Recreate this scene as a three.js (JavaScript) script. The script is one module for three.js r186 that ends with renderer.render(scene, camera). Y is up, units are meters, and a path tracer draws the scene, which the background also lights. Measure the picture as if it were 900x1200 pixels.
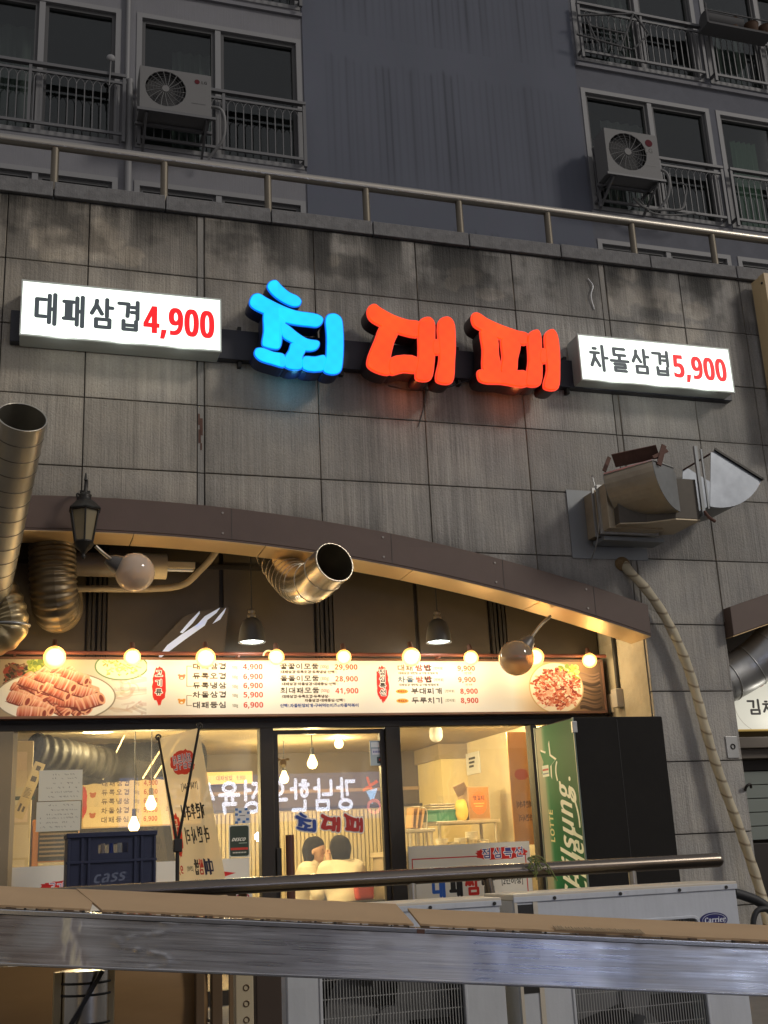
import * as THREE from 'three';
import { mergeGeometries } from 'three/addons/utils/BufferGeometryUtils.js';
import { RoundedBoxGeometry } from 'three/addons/geometries/RoundedBoxGeometry.js';
import { MarchingCubes } from 'three/addons/objects/MarchingCubes.js';

// ------------------------------------------------------------------ camera, sky, sun, exposure
const scene = new THREE.Scene();
const FOCAL = 1354.28;                       // in pixels of the 900 x 1200 photograph
const camera = new THREE.PerspectiveCamera(2 * Math.atan(600 / FOCAL) * 180 / Math.PI, 3 / 4, 0.05, 300);
camera.position.set(0, 1.5, 9);
camera.rotation.order = 'YXZ';
camera.rotation.set(0.290606, -0.31747, -0.04878);
camera.updateMatrixWorld(true);

const renderer = new THREE.WebGLRenderer({ antialias: true });
renderer.setSize(768, 1024);
renderer.toneMapping = THREE.LinearToneMapping;
renderer.toneMappingExposure = 1;
renderer.shadowMap.enabled = true;

// a city night sky: dim, a little warmer and brighter towards the horizon
{
  const w = 64, h = 32, d = new Float32Array(w * h * 4);
  for (let j = 0; j < h; j++) for (let i = 0; i < w; i++) {
    const up = Math.max(0, Math.sin(((j + 0.5) / h - 0.5) * Math.PI)), k = Math.pow(1 - up, 2);
    const o = (j * w + i) * 4;
    d[o] = 0.275 + 0.150 * k; d[o + 1] = 0.276 + 0.126 * k; d[o + 2] = 0.300 + 0.084 * k; d[o + 3] = 1;
  }
  const sky = new THREE.DataTexture(d, w, h, THREE.RGBAFormat, THREE.FloatType);
  sky.mapping = THREE.EquirectangularReflectionMapping; sky.magFilter = THREE.LinearFilter; sky.needsUpdate = true;
  scene.background = sky; scene.environment = sky;
}
const sun = new THREE.DirectionalLight(new THREE.Color(1, 0.93, 0.84), 1.08);   // the broad glow of the street, from the right
sun.position.set(16, 13.5, 12.5); sun.target.position.set(3, 3, 0);
sun.shadow.radius = 20; sun.castShadow = true;
Object.assign(sun.shadow.camera, { left: -14, right: 14, top: 14, bottom: -14, near: 1, far: 60 });
scene.add(sun, sun.target);

// ------------------------------------------------------------------ helpers
const V = (x, y, z) => new THREE.Vector3(x, y, z);
function ray(px, py) {                                   // direction through a point of the photograph
  return V((px - 450) / FOCAL, -(py - 600) / FOCAL, -1).applyQuaternion(camera.quaternion);
}
function at(px, py, z) { const d = ray(px, py), t = (z - 9) / d.z; return V(d.x * t, 1.5 + d.y * t, z); }         // on the vertical plane z
function atY(px, py, y) { const d = ray(px, py), t = (y - 1.5) / d.y; return V(d.x * t, y, 9 + d.z * t); }       // on the level y
function atX(px, py, x) { const d = ray(px, py), t = x / d.x; return V(x, 1.5 + d.y * t, 9 + d.z * t); }         // on the plane x
function rng(seed) { let s = seed >>> 0; return () => { s = (s + 0x6d2b79f5) >>> 0; let t = Math.imul(s ^ (s >>> 15), 1 | s); t = (t + Math.imul(t ^ (t >>> 7), 61 | t)) ^ t; return ((t ^ (t >>> 14)) >>> 0) / 4294967296; }; }
function h2(i, j, s) { let n = (Math.imul(i, 374761393) + Math.imul(j, 668265263) + Math.imul(s, 1274126177)) | 0; n = Math.imul(n ^ (n >>> 13), 1274126177); return ((n ^ (n >>> 16)) >>> 0) / 4294967296; }
function noise(x, y, s) {
  const i = Math.floor(x), j = Math.floor(y); let u = x - i, v = y - j; u = u * u * (3 - 2 * u); v = v * v * (3 - 2 * v);
  const a = h2(i, j, s), b = h2(i + 1, j, s), c = h2(i, j + 1, s), e = h2(i + 1, j + 1, s);
  return a + (b - a) * u + (c - a) * v + (a - b - c + e) * u * v;
}
function fbm(x, y, s, n = 4) { let t = 0, a = 0.5, q = 0; for (let k = 0; k < n; k++) { t += a * noise(x, y, s + k); q += a; a *= 0.5; x *= 2.03; y *= 2.03; } return t / q; }
const clamp = (x, a = 0, b = 1) => Math.min(b, Math.max(a, x)), smooth = (x, a, b) => { const t = clamp((x - a) / (b - a)); return t * t * (3 - 2 * t); };
const toS = (x) => { x = clamp(x); return 255 * (x <= 0.0031308 ? 12.92 * x : 1.055 * Math.pow(x, 1 / 2.4) - 0.055); };
const C = (r, g, b) => new THREE.Color().setRGB(r, g, b);

function dataTex(w, h, fn, srgb = true) {                // fn(u, v) -> [r, g, b] linear (srgb) or raw
  const d = new Uint8Array(w * h * 4);
  for (let j = 0; j < h; j++) for (let i = 0; i < w; i++) {
    const c = fn(i / w, j / h, i, j), o = (j * w + i) * 4;
    for (let k = 0; k < 3; k++) d[o + k] = srgb ? toS(c[k]) : clamp(c[k]) * 255;
    d[o + 3] = 255;
  }
  const t = new THREE.DataTexture(d, w, h); t.colorSpace = srgb ? THREE.SRGBColorSpace : THREE.NoColorSpace;
  t.magFilter = THREE.LinearFilter; t.wrapS = t.wrapT = THREE.RepeatWrapping; t.needsUpdate = true; return t;
}
function canvasTex(w, h, draw) {
  const c = document.createElement('canvas'); c.width = w; c.height = h; draw(c.getContext('2d'), w, h);
  const t = new THREE.CanvasTexture(c); t.colorSpace = THREE.SRGBColorSpace; return t;
}
const mats = {};
function M(name, color, roughness = 0.7, extra = {}) {
  const m = new (extra.transmission !== undefined || extra.clearcoat !== undefined || extra.anisotropy !== undefined ? THREE.MeshPhysicalMaterial : THREE.MeshStandardMaterial)({ color: Array.isArray(color) ? C(...color) : color, roughness, ...extra });
  m.name = name; mats[name] = m; return m;
}
// geometry
function worldUV(g) {                                    // uv in metres from the main direction of each face
  g = g.index ? g.toNonIndexed() : g; if (!g.attributes.normal) g.computeVertexNormals();
  const p = g.attributes.position, n = g.attributes.normal, uv = new Float32Array(p.count * 2);
  for (let i = 0; i < p.count; i += 3) {
    const nx = Math.abs(n.getX(i) + n.getX(i + 1) + n.getX(i + 2)), ny = Math.abs(n.getY(i) + n.getY(i + 1) + n.getY(i + 2)), nz = Math.abs(n.getZ(i) + n.getZ(i + 1) + n.getZ(i + 2));
    for (let k = i; k < i + 3; k++) {
      const X = p.getX(k), Y = p.getY(k), Z = p.getZ(k);
      if (nz >= nx && nz >= ny) { uv[2 * k] = X; uv[2 * k + 1] = Y; } else if (nx >= ny) { uv[2 * k] = Z; uv[2 * k + 1] = Y; } else { uv[2 * k] = X; uv[2 * k + 1] = Z; }
    }
  }
  g.setAttribute('uv', new THREE.BufferAttribute(uv, 2)); return g;
}
function bx(x0, x1, y0, y1, z0, z1, r = 0) {             // box by its limits
  const w = x1 - x0, h = y1 - y0, d = z1 - z0, g = r ? new RoundedBoxGeometry(w, h, d, 2, Math.min(r, w / 2.1, h / 2.1, d / 2.1)) : new THREE.BoxGeometry(w, h, d);
  return worldUV(g.translate((x0 + x1) / 2, (y0 + y1) / 2, (z0 + z1) / 2));
}
function merge(list) {
  list = list.map((g) => { g = g.index ? g.toNonIndexed() : g.clone(); for (const k of Object.keys(g.attributes)) if (!['position', 'normal', 'uv'].includes(k)) g.deleteAttribute(k); return g; });
  return mergeGeometries(list);
}
function rod(a, b, r, r2 = r, n = 12, open = false) {    // straight round bar
  const d = b.clone().sub(a), g = new THREE.CylinderGeometry(r2, r, d.length(), n, 1, open);
  g.applyQuaternion(new THREE.Quaternion().setFromUnitVectors(V(0, 1, 0), d.clone().normalize())); return g.translate((a.x + b.x) / 2, (a.y + b.y) / 2, (a.z + b.z) / 2);
}
function bar(a, b, w, h) {                               // straight square bar
  const d = b.clone().sub(a), g = new THREE.BoxGeometry(w, d.length(), h);
  g.applyQuaternion(new THREE.Quaternion().setFromUnitVectors(V(0, 1, 0), d.clone().normalize())); return worldUV(g.translate((a.x + b.x) / 2, (a.y + b.y) / 2, (a.z + b.z) / 2));
}
const curve = (pts) => new THREE.CatmullRomCurve3(pts, false, 'centripetal');
function tube(pts, r, n = 40, k = 12) { return new THREE.TubeGeometry(pts instanceof THREE.Curve ? pts : curve(pts), n, r, k, false); }
function ringed(pts, r, n, k, depth, per, from = 0, to = 1) {       // corrugated hose: a tube whose radius ripples along it
  const c = pts instanceof THREE.Curve ? pts : curve(pts), g = new THREE.TubeGeometry(c, n, r, k, false), p = g.attributes.position, fr = c.computeFrenetFrames(n, false);
  for (let i = 0; i <= n; i++) {
    const q = c.getPointAt(i / n), s = 1 + depth * Math.sin((i / n) * per * Math.PI * 2);
    for (let j = 0; j <= k; j++) { const o = i * (k + 1) + j; p.setXYZ(o, q.x + (p.getX(o) - q.x) * s, q.y + (p.getY(o) - q.y) * s, q.z + (p.getZ(o) - q.z) * s); }
  }
  g.computeVertexNormals(); return g;
}
function ringAt(c, t, r, w) { const g = new THREE.TorusGeometry(r, w, 6, 28); g.applyQuaternion(new THREE.Quaternion().setFromUnitVectors(V(0, 0, 1), c.getTangentAt(t))); const q = c.getPointAt(t); return g.translate(q.x, q.y, q.z); }
function lathe(pts, n = 24) { return new THREE.LatheGeometry(pts.map(([x, y]) => new THREE.Vector2(x, y)), n); }
function poly(points, depth, bevel = 0) {                // extruded outline, back face at z = 0
  const s = new THREE.Shape(points.map(([x, y]) => new THREE.Vector2(x, y)));
  return extr(s, depth, bevel);
}
function extr(s, depth, bevel = 0, segs = 1) {
  const g = new THREE.ExtrudeGeometry(s, { depth: depth - (bevel ? bevel : 0), bevelEnabled: bevel > 0, bevelSize: bevel, bevelThickness: bevel, bevelOffset: -bevel, bevelSegments: segs, curveSegments: 10 });
  return worldUV(g);
}
// objects
const counts = {};
function numbered(n) { const k = (counts[n] = (counts[n] ?? -1) + 1); return k ? n + '_' + String(k).padStart(3, '0') : n; }
function tag(o, label, category, group, kind) { if (label) o.userData.label = label; if (category) o.userData.category = category; if (group) o.userData.group = group; if (kind) o.userData.kind = kind; return o; }
function thing(name, label, category, pos, group) { const o = new THREE.Group(); o.name = numbered(name); if (pos) o.position.copy(pos); scene.add(o); return tag(o, label, category, group); }
function part(name, geo, mat, parent, label) {
  const m = new THREE.Mesh(Array.isArray(geo) ? merge(geo) : geo, mat); m.name = parent ? name : numbered(name); m.castShadow = m.receiveShadow = true; (parent ?? scene).add(m); if (label) m.userData.label = label; return m;
}
function struct(name, geo, mat, label) { const m = part(name, geo, mat); m.userData.kind = 'structure'; if (label) m.userData.label = label; return m; }
function sheet(name, x0, x1, y0, y1, z, mat, parent, flip) {          // a printed sheet facing the street
  const g = new THREE.PlaneGeometry(x1 - x0, y1 - y0); if (flip) g.rotateY(Math.PI); return part(name, g.translate((x0 + x1) / 2, (y0 + y1) / 2, z), mat, parent);
}
function copyOf(o, label, pos) { const c = o.clone(); c.name = numbered(o.name.replace(/_\d{3}$/, '')); if (label) c.userData = { ...o.userData, label }; if (pos) c.position.copy(pos); scene.add(c); return c; }
function lamp(color, I, pos, radius = 1, parent) { const l = new THREE.PointLight(color, I, 0, 2); l.position.copy(pos); l.shadow.radius = radius; l.castShadow = true; (parent ?? scene).add(l); return l; }

// ------------------------------------------------------------------ Korean lettering, drawn stroke by stroke
const L1 = ['ㄱ', 'ㄲ', 'ㄴ', 'ㄷ', 'ㄸ', 'ㄹ', 'ㅁ', 'ㅂ', 'ㅃ', 'ㅅ', 'ㅆ', 'ㅇ', 'ㅈ', 'ㅉ', 'ㅊ', 'ㅋ', 'ㅌ', 'ㅍ', 'ㅎ'];
const L3 = ['', 'ㄱ', 'ㄲ', 'ㄳ', 'ㄴ', 'ㄵ', 'ㄶ', 'ㄷ', 'ㄹ', 'ㄺ', 'ㄻ', 'ㄼ', 'ㄽ', 'ㄾ', 'ㄿ', 'ㅀ', 'ㅁ', 'ㅂ', 'ㅄ', 'ㅅ', 'ㅆ', 'ㅇ', 'ㅈ', 'ㅊ', 'ㅋ', 'ㅌ', 'ㅍ', 'ㅎ'];
const CONS = {
  'ㄱ': [[[.08, .1], [.9, .1], [.82, .95]]], 'ㄴ': [[[.1, .05], [.1, .9], [.95, .9]]], 'ㄷ': [[[.92, .1], [.1, .1], [.1, .9], [.95, .9]]],
  'ㄹ': [[[.08, .08], [.9, .08], [.9, .5], [.1, .5], [.1, .93], [.95, .93]]], 'ㅁ': [[[.1, .1], [.9, .1], [.9, .92], [.1, .92], [.1, .1]]],
  'ㅂ': [[[.12, .03], [.12, .93], [.88, .93], [.88, .03]], [[.12, .48], [.88, .48]]], 'ㅅ': [[[.5, .05], [.44, .4], [.06, .95]], [[.48, .35], [.95, .95]]],
  'ㅇ': ['o'], 'ㅈ': [[[.08, .1], [.92, .1]], [[.5, .1], [.44, .45], [.06, .95]], [[.48, .42], [.95, .95]]],
  'ㅊ': [[[.38, .0], [.62, .0]], [[.06, .24], [.94, .24]], [[.5, .24], [.44, .5], [.06, .97]], [[.48, .5], [.95, .97]]],
  'ㅋ': [[[.08, .1], [.9, .1], [.82, .95]], [[.08, .5], [.86, .5]]], 'ㅌ': [[[.92, .1], [.1, .1], [.1, .9], [.95, .9]], [[.1, .5], [.88, .5]]],
  'ㅍ': [[[.05, .1], [.95, .1]], [[.05, .9], [.95, .9]], [[.32, .1], [.32, .9]], [[.68, .1], [.68, .9]]], 'ㅎ': [[[.35, .0], [.65, .0]], [[.06, .24], [.94, .24]], 'h'],
};
const VOW = ['ㅏ', 'ㅐ', 'ㅑ', 'ㅒ', 'ㅓ', 'ㅔ', 'ㅕ', 'ㅖ', 'ㅗ', 'ㅘ', 'ㅙ', 'ㅚ', 'ㅛ', 'ㅜ', 'ㅝ', 'ㅞ', 'ㅟ', 'ㅠ', 'ㅡ', 'ㅢ', 'ㅣ'];
const VV = {
  'ㅏ': [[[.3, 0], [.3, 1]], [[.3, .48], [.95, .48]]], 'ㅐ': [[[.15, .04], [.15, .96]], [[.8, 0], [.8, 1]], [[.15, .5], [.8, .5]]], 'ㅑ': [[[.3, 0], [.3, 1]], [[.3, .36], [.95, .36]], [[.3, .64], [.95, .64]]], 'ㅓ': [[[.7, 0], [.7, 1]], [[.05, .48], [.7, .48]]],
  'ㅔ': [[[.4, .04], [.4, .96]], [[.9, 0], [.9, 1]], [[0, .45], [.4, .45]]], 'ㅕ': [[[.75, 0], [.75, 1]], [[.05, .32], [.75, .32]], [[.05, .62], [.75, .62]]], 'ㅖ': [[[.45, .04], [.45, .96]], [[.9, 0], [.9, 1]], [[0, .32], [.45, .32]], [[0, .62], [.45, .62]]], 'ㅣ': [[[.55, 0], [.55, 1]]],
};
const HV = { 'ㅗ': [[[.0, .8], [1, .8]], [[.5, .1], [.5, .8]]], 'ㅛ': [[[.0, .8], [1, .8]], [[.33, .1], [.33, .8]], [[.67, .1], [.67, .8]]], 'ㅜ': [[[.0, .2], [1, .2]], [[.5, .2], [.5, .98]]], 'ㅠ': [[[.0, .2], [1, .2]], [[.33, .2], [.33, .98]], [[.67, .2], [.67, .98]]], 'ㅡ': [[[.0, .5], [1, .5]]] };
const MIX = { 'ㅘ': ['ㅗ', 'ㅏ'], 'ㅙ': ['ㅗ', 'ㅐ'], 'ㅚ': ['ㅗ', 'ㅣ'], 'ㅝ': ['ㅜ', 'ㅓ'], 'ㅞ': ['ㅜ', 'ㅔ'], 'ㅟ': ['ㅜ', 'ㅣ'], 'ㅢ': ['ㅡ', 'ㅣ'] };
const DBL = { 'ㄲ': 'ㄱ', 'ㄸ': 'ㄷ', 'ㅃ': 'ㅂ', 'ㅆ': 'ㅅ', 'ㅉ': 'ㅈ' };
function strokes(ch) {                                   // list of [kind, box, data] in a unit square
  const n = ch.charCodeAt(0) - 0xac00, out = [];
  const put = (list, x, y, w, h) => { for (const s of list) out.push([s, x, y, w, h]); };
  const cons = (j, x, y, w, h) => { const d = DBL[j]; if (d) { put(CONS[d], x, y, w * .46, h); put(CONS[d], x + w * .54, y, w * .46, h); } else put(CONS[j], x, y, w, h); };
  const i = L1[Math.floor(n / 588)], v = VOW[Math.floor((n % 588) / 28)], f = L3[n % 28], fin = f !== '';
  if (VV[v]) {
    const wide = 'ㅐㅔㅖ'.includes(v), cw = wide ? .44 : .5;
    cons(i, .05, fin ? .03 : .12, cw, fin ? .5 : .72); put(VV[v], wide ? .58 : .64, .0, .36, fin ? .58 : 1);
    if (fin) cons(f, .2, .66, .74, .32);
  } else if (HV[v]) {
    cons(i, .14, .02, .72, fin ? .32 : .46); put(HV[v], .02, fin ? .36 : .52, .96, fin ? .24 : .44);
    if (fin) cons(f, .14, .66, .72, .32);
  } else {
    cons(i, .05, .05, .52, fin ? .32 : .46); put(HV[MIX[v][0]], .0, fin ? .36 : .54, .66, fin ? .22 : .34); put(VV[MIX[v][1]], .66, 0, .34, fin ? .6 : 1);
    if (fin) cons(f, .2, .68, .74, .3);
  }
  return out;
}
function hangul(g, ch, x, y, w, h) {
  for (const [s, bx0, by0, bw, bh] of strokes(ch)) {
    const X = (u) => x + (bx0 + u * bw) * w, Y = (v) => y + (by0 + v * bh) * h;
    g.beginPath();
    if (s === 'o') g.ellipse(X(.5), Y(.5), .42 * bw * w, .44 * bh * h, 0, 0, 7);
    else if (s === 'h') g.ellipse(X(.5), Y(.7), .32 * bw * w, .27 * bh * h, 0, 0, 7);
    else s.forEach(([u, v], k) => (k ? g.lineTo(X(u), Y(v)) : g.moveTo(X(u), Y(v))));
    g.stroke();
  }
}
// text with the top left corner at x, y; each syllable is w wide and h high; o.adv is the step between syllables
function text(g, str, x, y, w, h, o = {}) {
  const { color = '#222', weight = h * .13, adv = w * 1.12, latin = 1, font = 'sans-serif', bold = 'bold ', cap = 'round' } = o;
  g.save(); g.strokeStyle = g.fillStyle = color; g.lineWidth = weight; g.lineCap = cap; g.lineJoin = 'round'; g.textBaseline = 'alphabetic';
  for (const ch of str) {
    if (ch >= '가' && ch <= '힣') { hangul(g, ch, x, y, w, h); x += adv; } else if (ch === ' ') x += w * .4;
    else {
      g.font = bold + h * 1.3 * latin + 'px ' + font; const m = g.measureText(ch).width, k = o.squeeze ?? 0.8;
      g.save(); g.translate(x, y + h); g.scale(k, 1); g.fillText(ch, 0, 0); g.restore(); x += m * k + w * .02;
    }
  }
  g.restore(); return x;
}
function brush(g, x, y, w, h, color, seed) {              // a rough brush mark behind lettering
  const r = rng(seed), up = h > w; g.fillStyle = color; g.beginPath();
  const n = 40; for (let i = 0; i < n; i++) {
    const a = (i / n) * Math.PI * 2, j = 1 - .16 * r(), e = 2.6, cx = Math.sign(Math.cos(a)) * Math.pow(Math.abs(Math.cos(a)), 2 / e), cy = Math.sign(Math.sin(a)) * Math.pow(Math.abs(Math.sin(a)), 2 / e);
    const tail = up ? clamp(1 - Math.max(0, cy - .45) * 1.3, .2) : 1;
    const px = x + w / 2 + cx * w / 2 * j * tail, py = y + h / 2 + cy * h / 2 * j; i ? g.lineTo(px, py) : g.moveTo(px, py);
  }
  g.fill();
}

// ------------------------------------------------------------------ textures and materials
const COLX = [-4.15, -3.17, -2.19, -1.2, -0.216, 0.446, 1.423, 2.41, 3.384, 4.358, 5.351, 6.185, 6.889, 7.87, 8.85, 9.83];   // stone joints of the wall
const ROWY = [0.0, 0.374, 0.974, 1.574, 2.182, 2.792, 3.395, 4.0, 4.599, 5.194, 5.797, 6.383, 6.985];
const archY = (x, c = 0.5) => 4.315 - 0.0328 * (x - c) * (x - c);          // upper edge of the brown band over the shop front
const FW = 12.4, FX = -2.4, FH = 7.2;                                       // the part of the wall that the stain map covers
const patches = [[70, 285, 42, 26], [118, 280, 30, 30], [150, 300, 22, 14], [545, 325, 26, 12], [530, 333, 12, 10], [575, 345, 22, 8], [392, 306, 10, 10], [725, 345, 24, 24], [770, 352, 34, 16], [735, 320, 14, 12], [815, 365, 20, 14], [790, 390, 45, 16]]
  .map(([x, y, rx, ry], k) => { const p = at(x, y, 0), q = at(x + rx, y, 0), t = at(x, y - ry, 0); return [p.x, p.y, q.x - p.x, t.y - p.y, k]; });
const drips = [[757, 320, .10, .95], [237, 250, .05, 2.4], [500, 455, .05, .9], [375, 420, .04, .5], [690, 300, .06, 1.2], [640, 300, .09, .5], [260, 260, .2, .7], [170, 240, .16, .5], [440, 280, .22, .5], [330, 262, .2, .6], [575, 300, .25, .4], [800, 560, .1, .6], [860, 330, .06, 2.0]]
  .map(([x, y, w, l]) => { const p = at(x, y, 0); return [p.x, p.y, w, l]; });
const stoneMap = dataTex(2048, 1216, (u, v) => {
  const x = FX + u * FW, y = v * FH;
  let ci = 0; while (ci < COLX.length - 2 && x > COLX[ci + 1]) ci++;
  let ri = 0; while (ri < ROWY.length - 2 && y > ROWY[ri + 1]) ri++;
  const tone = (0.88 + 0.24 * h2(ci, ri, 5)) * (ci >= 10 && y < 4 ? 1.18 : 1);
  const streak = fbm(x * 26, y * 0.7 + h2(ci, ri, 9) * 9, 11, 3), fine = noise(x * 75, y * 2.2, 21), grain = h2(Math.floor(u * 2048), Math.floor(v * 1216), 3), cloud = fbm(x * 1.3, y * 1.6, 31, 4), blot = fbm(x * 6, y * 5, 41, 3);
  const ribbed = (y < 6.3 ? smooth(Math.abs(noise(x * .9, y * .8, 51) - .3), 0, .4) : .35) * (1 - .6 * smooth(x, 4.6, 6.2) * (1 - smooth(y, 4.3, 5.2)));
  let k = tone * (0.80 + 0.34 * cloud + 0.40 * (streak - .5) * (0.45 + ribbed) + 0.34 * (fine - .5) * ribbed + 0.20 * (grain - .5) + .22 * (blot - .5));
  const below = 7.0 - y;                                 // rain has darkened the wall under the coping
  if (below > 0) k *= 1 - 0.72 * smooth(fbm(x * 4.5, 2.7 + y * .9, 61, 4), .36, .62) * Math.exp(-below * (.9 + 2.4 * noise(x * 5, 0, 71))) - .2 * Math.exp(-below * 3);
  for (const [px, py, w, l] of drips) { const dx = (x - px + .03 * (noise(1, y * 7, 81) - .5)) / w, t = (py - y) / l; if (t > 0 && t < 1.2 && Math.abs(dx) < 2) k *= 1 - 0.5 * Math.exp(-dx * dx * 2.5) * (1 - t / 1.2) * (0.6 + .6 * noise(x * 30, y * 3, 82)); }
  let pale = 0; for (const [px, py, rx, ry, s] of patches) { const r = Math.hypot((x - px) / rx, (y - py) / ry) + 0.75 * (fbm(x * 11, y * 11, 90 + s, 3) - .5); pale = Math.max(pale, 1 - smooth(r, .62, 1.06)); }
  k *= 1 + pale * .42; if (below < .75) k *= 1 - .55 * smooth(fbm(x * 2.6, y * 4.2, 121, 4) + .22 * fbm(x * 17, y * 5, 122, 3), .50, .78) * smooth(.75 - below, 0, .4);
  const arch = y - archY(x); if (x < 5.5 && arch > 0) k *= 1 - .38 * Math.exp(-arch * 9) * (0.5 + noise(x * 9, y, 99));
  const edge = Math.min(x - COLX[ci], COLX[ci + 1] - x, (y - ROWY[ri]), ROWY[ri + 1] - y); k *= 1 - .16 * Math.exp(-Math.max(0, edge) * 30) * (0.5 + noise(x * 6, y * 6, 17));
  const warm = pale * .3 + .55 * (1 - smooth(x, -1, 5)) + .3 * (blot - .5);  // warm lamp light painted in, stronger to the left and on pale patches
  return [k * (0.308 + .075 * warm), k * (0.292 + .034 * warm), k * (0.264 - .018 * warm)];
});
stoneMap.wrapS = stoneMap.wrapT = THREE.MirroredRepeatWrapping; stoneMap.repeat.set(1 / FW, 1 / FH); stoneMap.offset.set(-FX / FW, 0);
const grainTex = dataTex(512, 512, (u, v, i, j) => { const a = h2(i, j, 1) * .5 + noise(i / 3, j / 3, 2) * .5, s = noise(i / 2.2, j / 60, 3); const q = .55 * a + .45 * s; return [q, q, q]; }, false);
grainTex.repeat.set(1 / 2.0, 1 / 2.0);
const speckTex = dataTex(512, 512, (u, v, i, j) => { const k = 0.5 + .5 * (h2(i >> 1, j >> 1, 5) * .6 + noise(i / 24, j / 24, 6) * .5); return [.19 * k, .186 * k, .184 * k]; }); speckTex.repeat.set(1.3, 1.3);
const dirtTex = (base, amt, seed, sx = 1, sy = 1, size = 512) => dataTex(size, size, (u, v, i, j) => { const P = (f) => { const a = fbm(u * f * sx, v * f * sy, seed, 4), b = fbm((u - 1) * f * sx, v * f * sy, seed, 4); return a * (1 - u) + b * u; }; const k = 1 - amt + 2 * amt * (.65 * P(5) + .35 * P(23)); return base.map((c) => c * k); });
const roughTex = (lo, hi, seed, fx = 6, fy = 6) => dataTex(256, 256, (u, v) => { const k = lo + (hi - lo) * fbm(u * fx, v * fy, seed, 4); return [0, k, 0]; }, false);
const concreteTex = dirtTex([.36, .31, .22], .35, 201); concreteTex.repeat.set(.9, .9);
const brownTex = dirtTex([.105, .066, .050], .22, 211, 1, 1); brownTex.repeat.set(.5, .5);
const greyTex = dirtTex([.175, .175, .19], .18, 221); greyTex.repeat.set(.25, .25);
const blueTex = dataTex(1024, 512, (u, v) => {               // 4.6 m by 12 m: combed render with dark weather streaks below each floor line
  const x = u * 4.6, y = 5 + v * 12, f = (y - 5.25) / 2.73, t = 1 - (f - Math.floor(f)), rib = Math.pow(.5 + .5 * Math.sin(x * 56 + 2 * noise(x * 5, 1, 232)), 3), st = smooth(noise(x * 7, Math.floor(f) * 3.1, 233) * .7 + .3 * noise(x * 30, y * .5, 234), .35, .8);
  const on = smooth(t, .12 + .05 * noise(x * 9, 2, 235), .17 + .05 * noise(x * 9, 2, 235)) * (1 - .6 * smooth(t, .75, 1)) * smooth(x, .25, .6) * (1 - smooth(x, 4.0, 4.4)), k = (.92 + .16 * fbm(x * 1.2, y * .9, 236, 3)) * (1 - on * (.22 * rib * (.4 + st) + .10 * st));
  return [.092 * k, .100 * k, .128 * k];
}); blueTex.repeat.set(1 / 4.6, 1 / 12); blueTex.offset.set(-3.66 / 4.6, -5 / 12);
const galvTex = dirtTex([.42, .42, .41], .3, 241); galvTex.repeat.set(1.2, 1.2);
const rustTex = dirtTex([.11, .055, .04], .5, 251); rustTex.repeat.set(2, 2);
const cardTex = dataTex(512, 256, (u, v, i, j) => { const k = 1.02 + .2 * fbm(u * 5, v * 4, 261, 3) + .05 * (h2(i, j, 3) - .5) + .035 * Math.sin(v * 256 * .8); return [.40 * k, .27 * k, .15 * k]; }); cardTex.repeat.set(.9, 1.8);
const steelRough = roughTex(.16, .5, 271, 3, 40);
const darkTex = dirtTex([.052, .039, .025], .35, 281); darkTex.repeat.set(.6, .6);
const creamTex = dirtTex([.62, .52, .34], .16, 291); creamTex.repeat.set(.5, .5);
const tapeTex = dataTex(512, 128, (u, v) => { const k = .72 + .4 * fbm(u * 14, v * 4, 301, 3), band = smooth(Math.abs(((u * 12 + .25 * Math.sin(v * 6.28) + 8) % 1) - .5), .38, .48); return [.52 * k * (1 - .5 * band), .45 * k * (1 - .55 * band), .31 * k * (1 - .6 * band)]; });
tapeTex.repeat.set(2.4, 1);

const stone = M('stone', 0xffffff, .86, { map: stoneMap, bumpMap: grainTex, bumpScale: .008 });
const coping = M('granite', 0xffffff, .8, { map: speckTex, bumpMap: grainTex, bumpScale: .003 });
const joint = M('joint', [.085, .075, .066], .95);
const brown = M('brown_panel', 0xffffff, .5, { map: brownTex });
const soffitM = M('soffit', [.76, .54, .29], .34, { metalness: .7 });
const concrete = M('concrete', 0xffffff, .9, { map: concreteTex, bumpMap: grainTex, bumpScale: .004 });
const darkPanel = M('dark_panel', 0xffffff, .45, { map: darkTex });
const bronze = M('bronze', [.022, .017, .013], .5, { metalness: .2 });
const chrome = M('chrome', [.62, .58, .52], .24, { metalness: 1 });
const railSteel = M('rail_steel', [.42, .39, .34], .36, { metalness: 1 });
const darkSteel = M('dark_steel', [.20, .17, .14], .26, { metalness: 1 });
const galv = M('galvanised', 0xffffff, .40, { map: galvTex, metalness: .85 });
const brass = M('brass_duct', [.46, .36, .20], .34, { metalness: .9 });
const rust = M('rust', 0xffffff, .9, { map: rustTex });
const black = M('black', [.012, .011, .010], .6);
const blackIron = M('black_iron', [.03, .027, .023], .45, { metalness: .4 });
const whitePaint = M('white_paint', [.66, .66, .64], .5);
const acPaint = M('casing', 0xffffff, .5, { map: dirtTex([.53, .55, .58], .14, 395, 3, .6), bumpMap: grainTex, bumpScale: .0006 });
const acBeige = M('casing_edge', [.58, .52, .42], .5);
const aluminium = M('aluminium', [.55, .55, .56], .4, { metalness: .8 });
const filmTex = dataTex(512, 512, (u, v) => { const k = .965 - .075 * fbm(u * 4, v * 3, 401, 4) - .05 * smooth(fbm(u * 16, v * 5, 402, 3), .55, .9); return [k, k, k]; }, false); filmTex.repeat.set(.5, .5);
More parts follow.
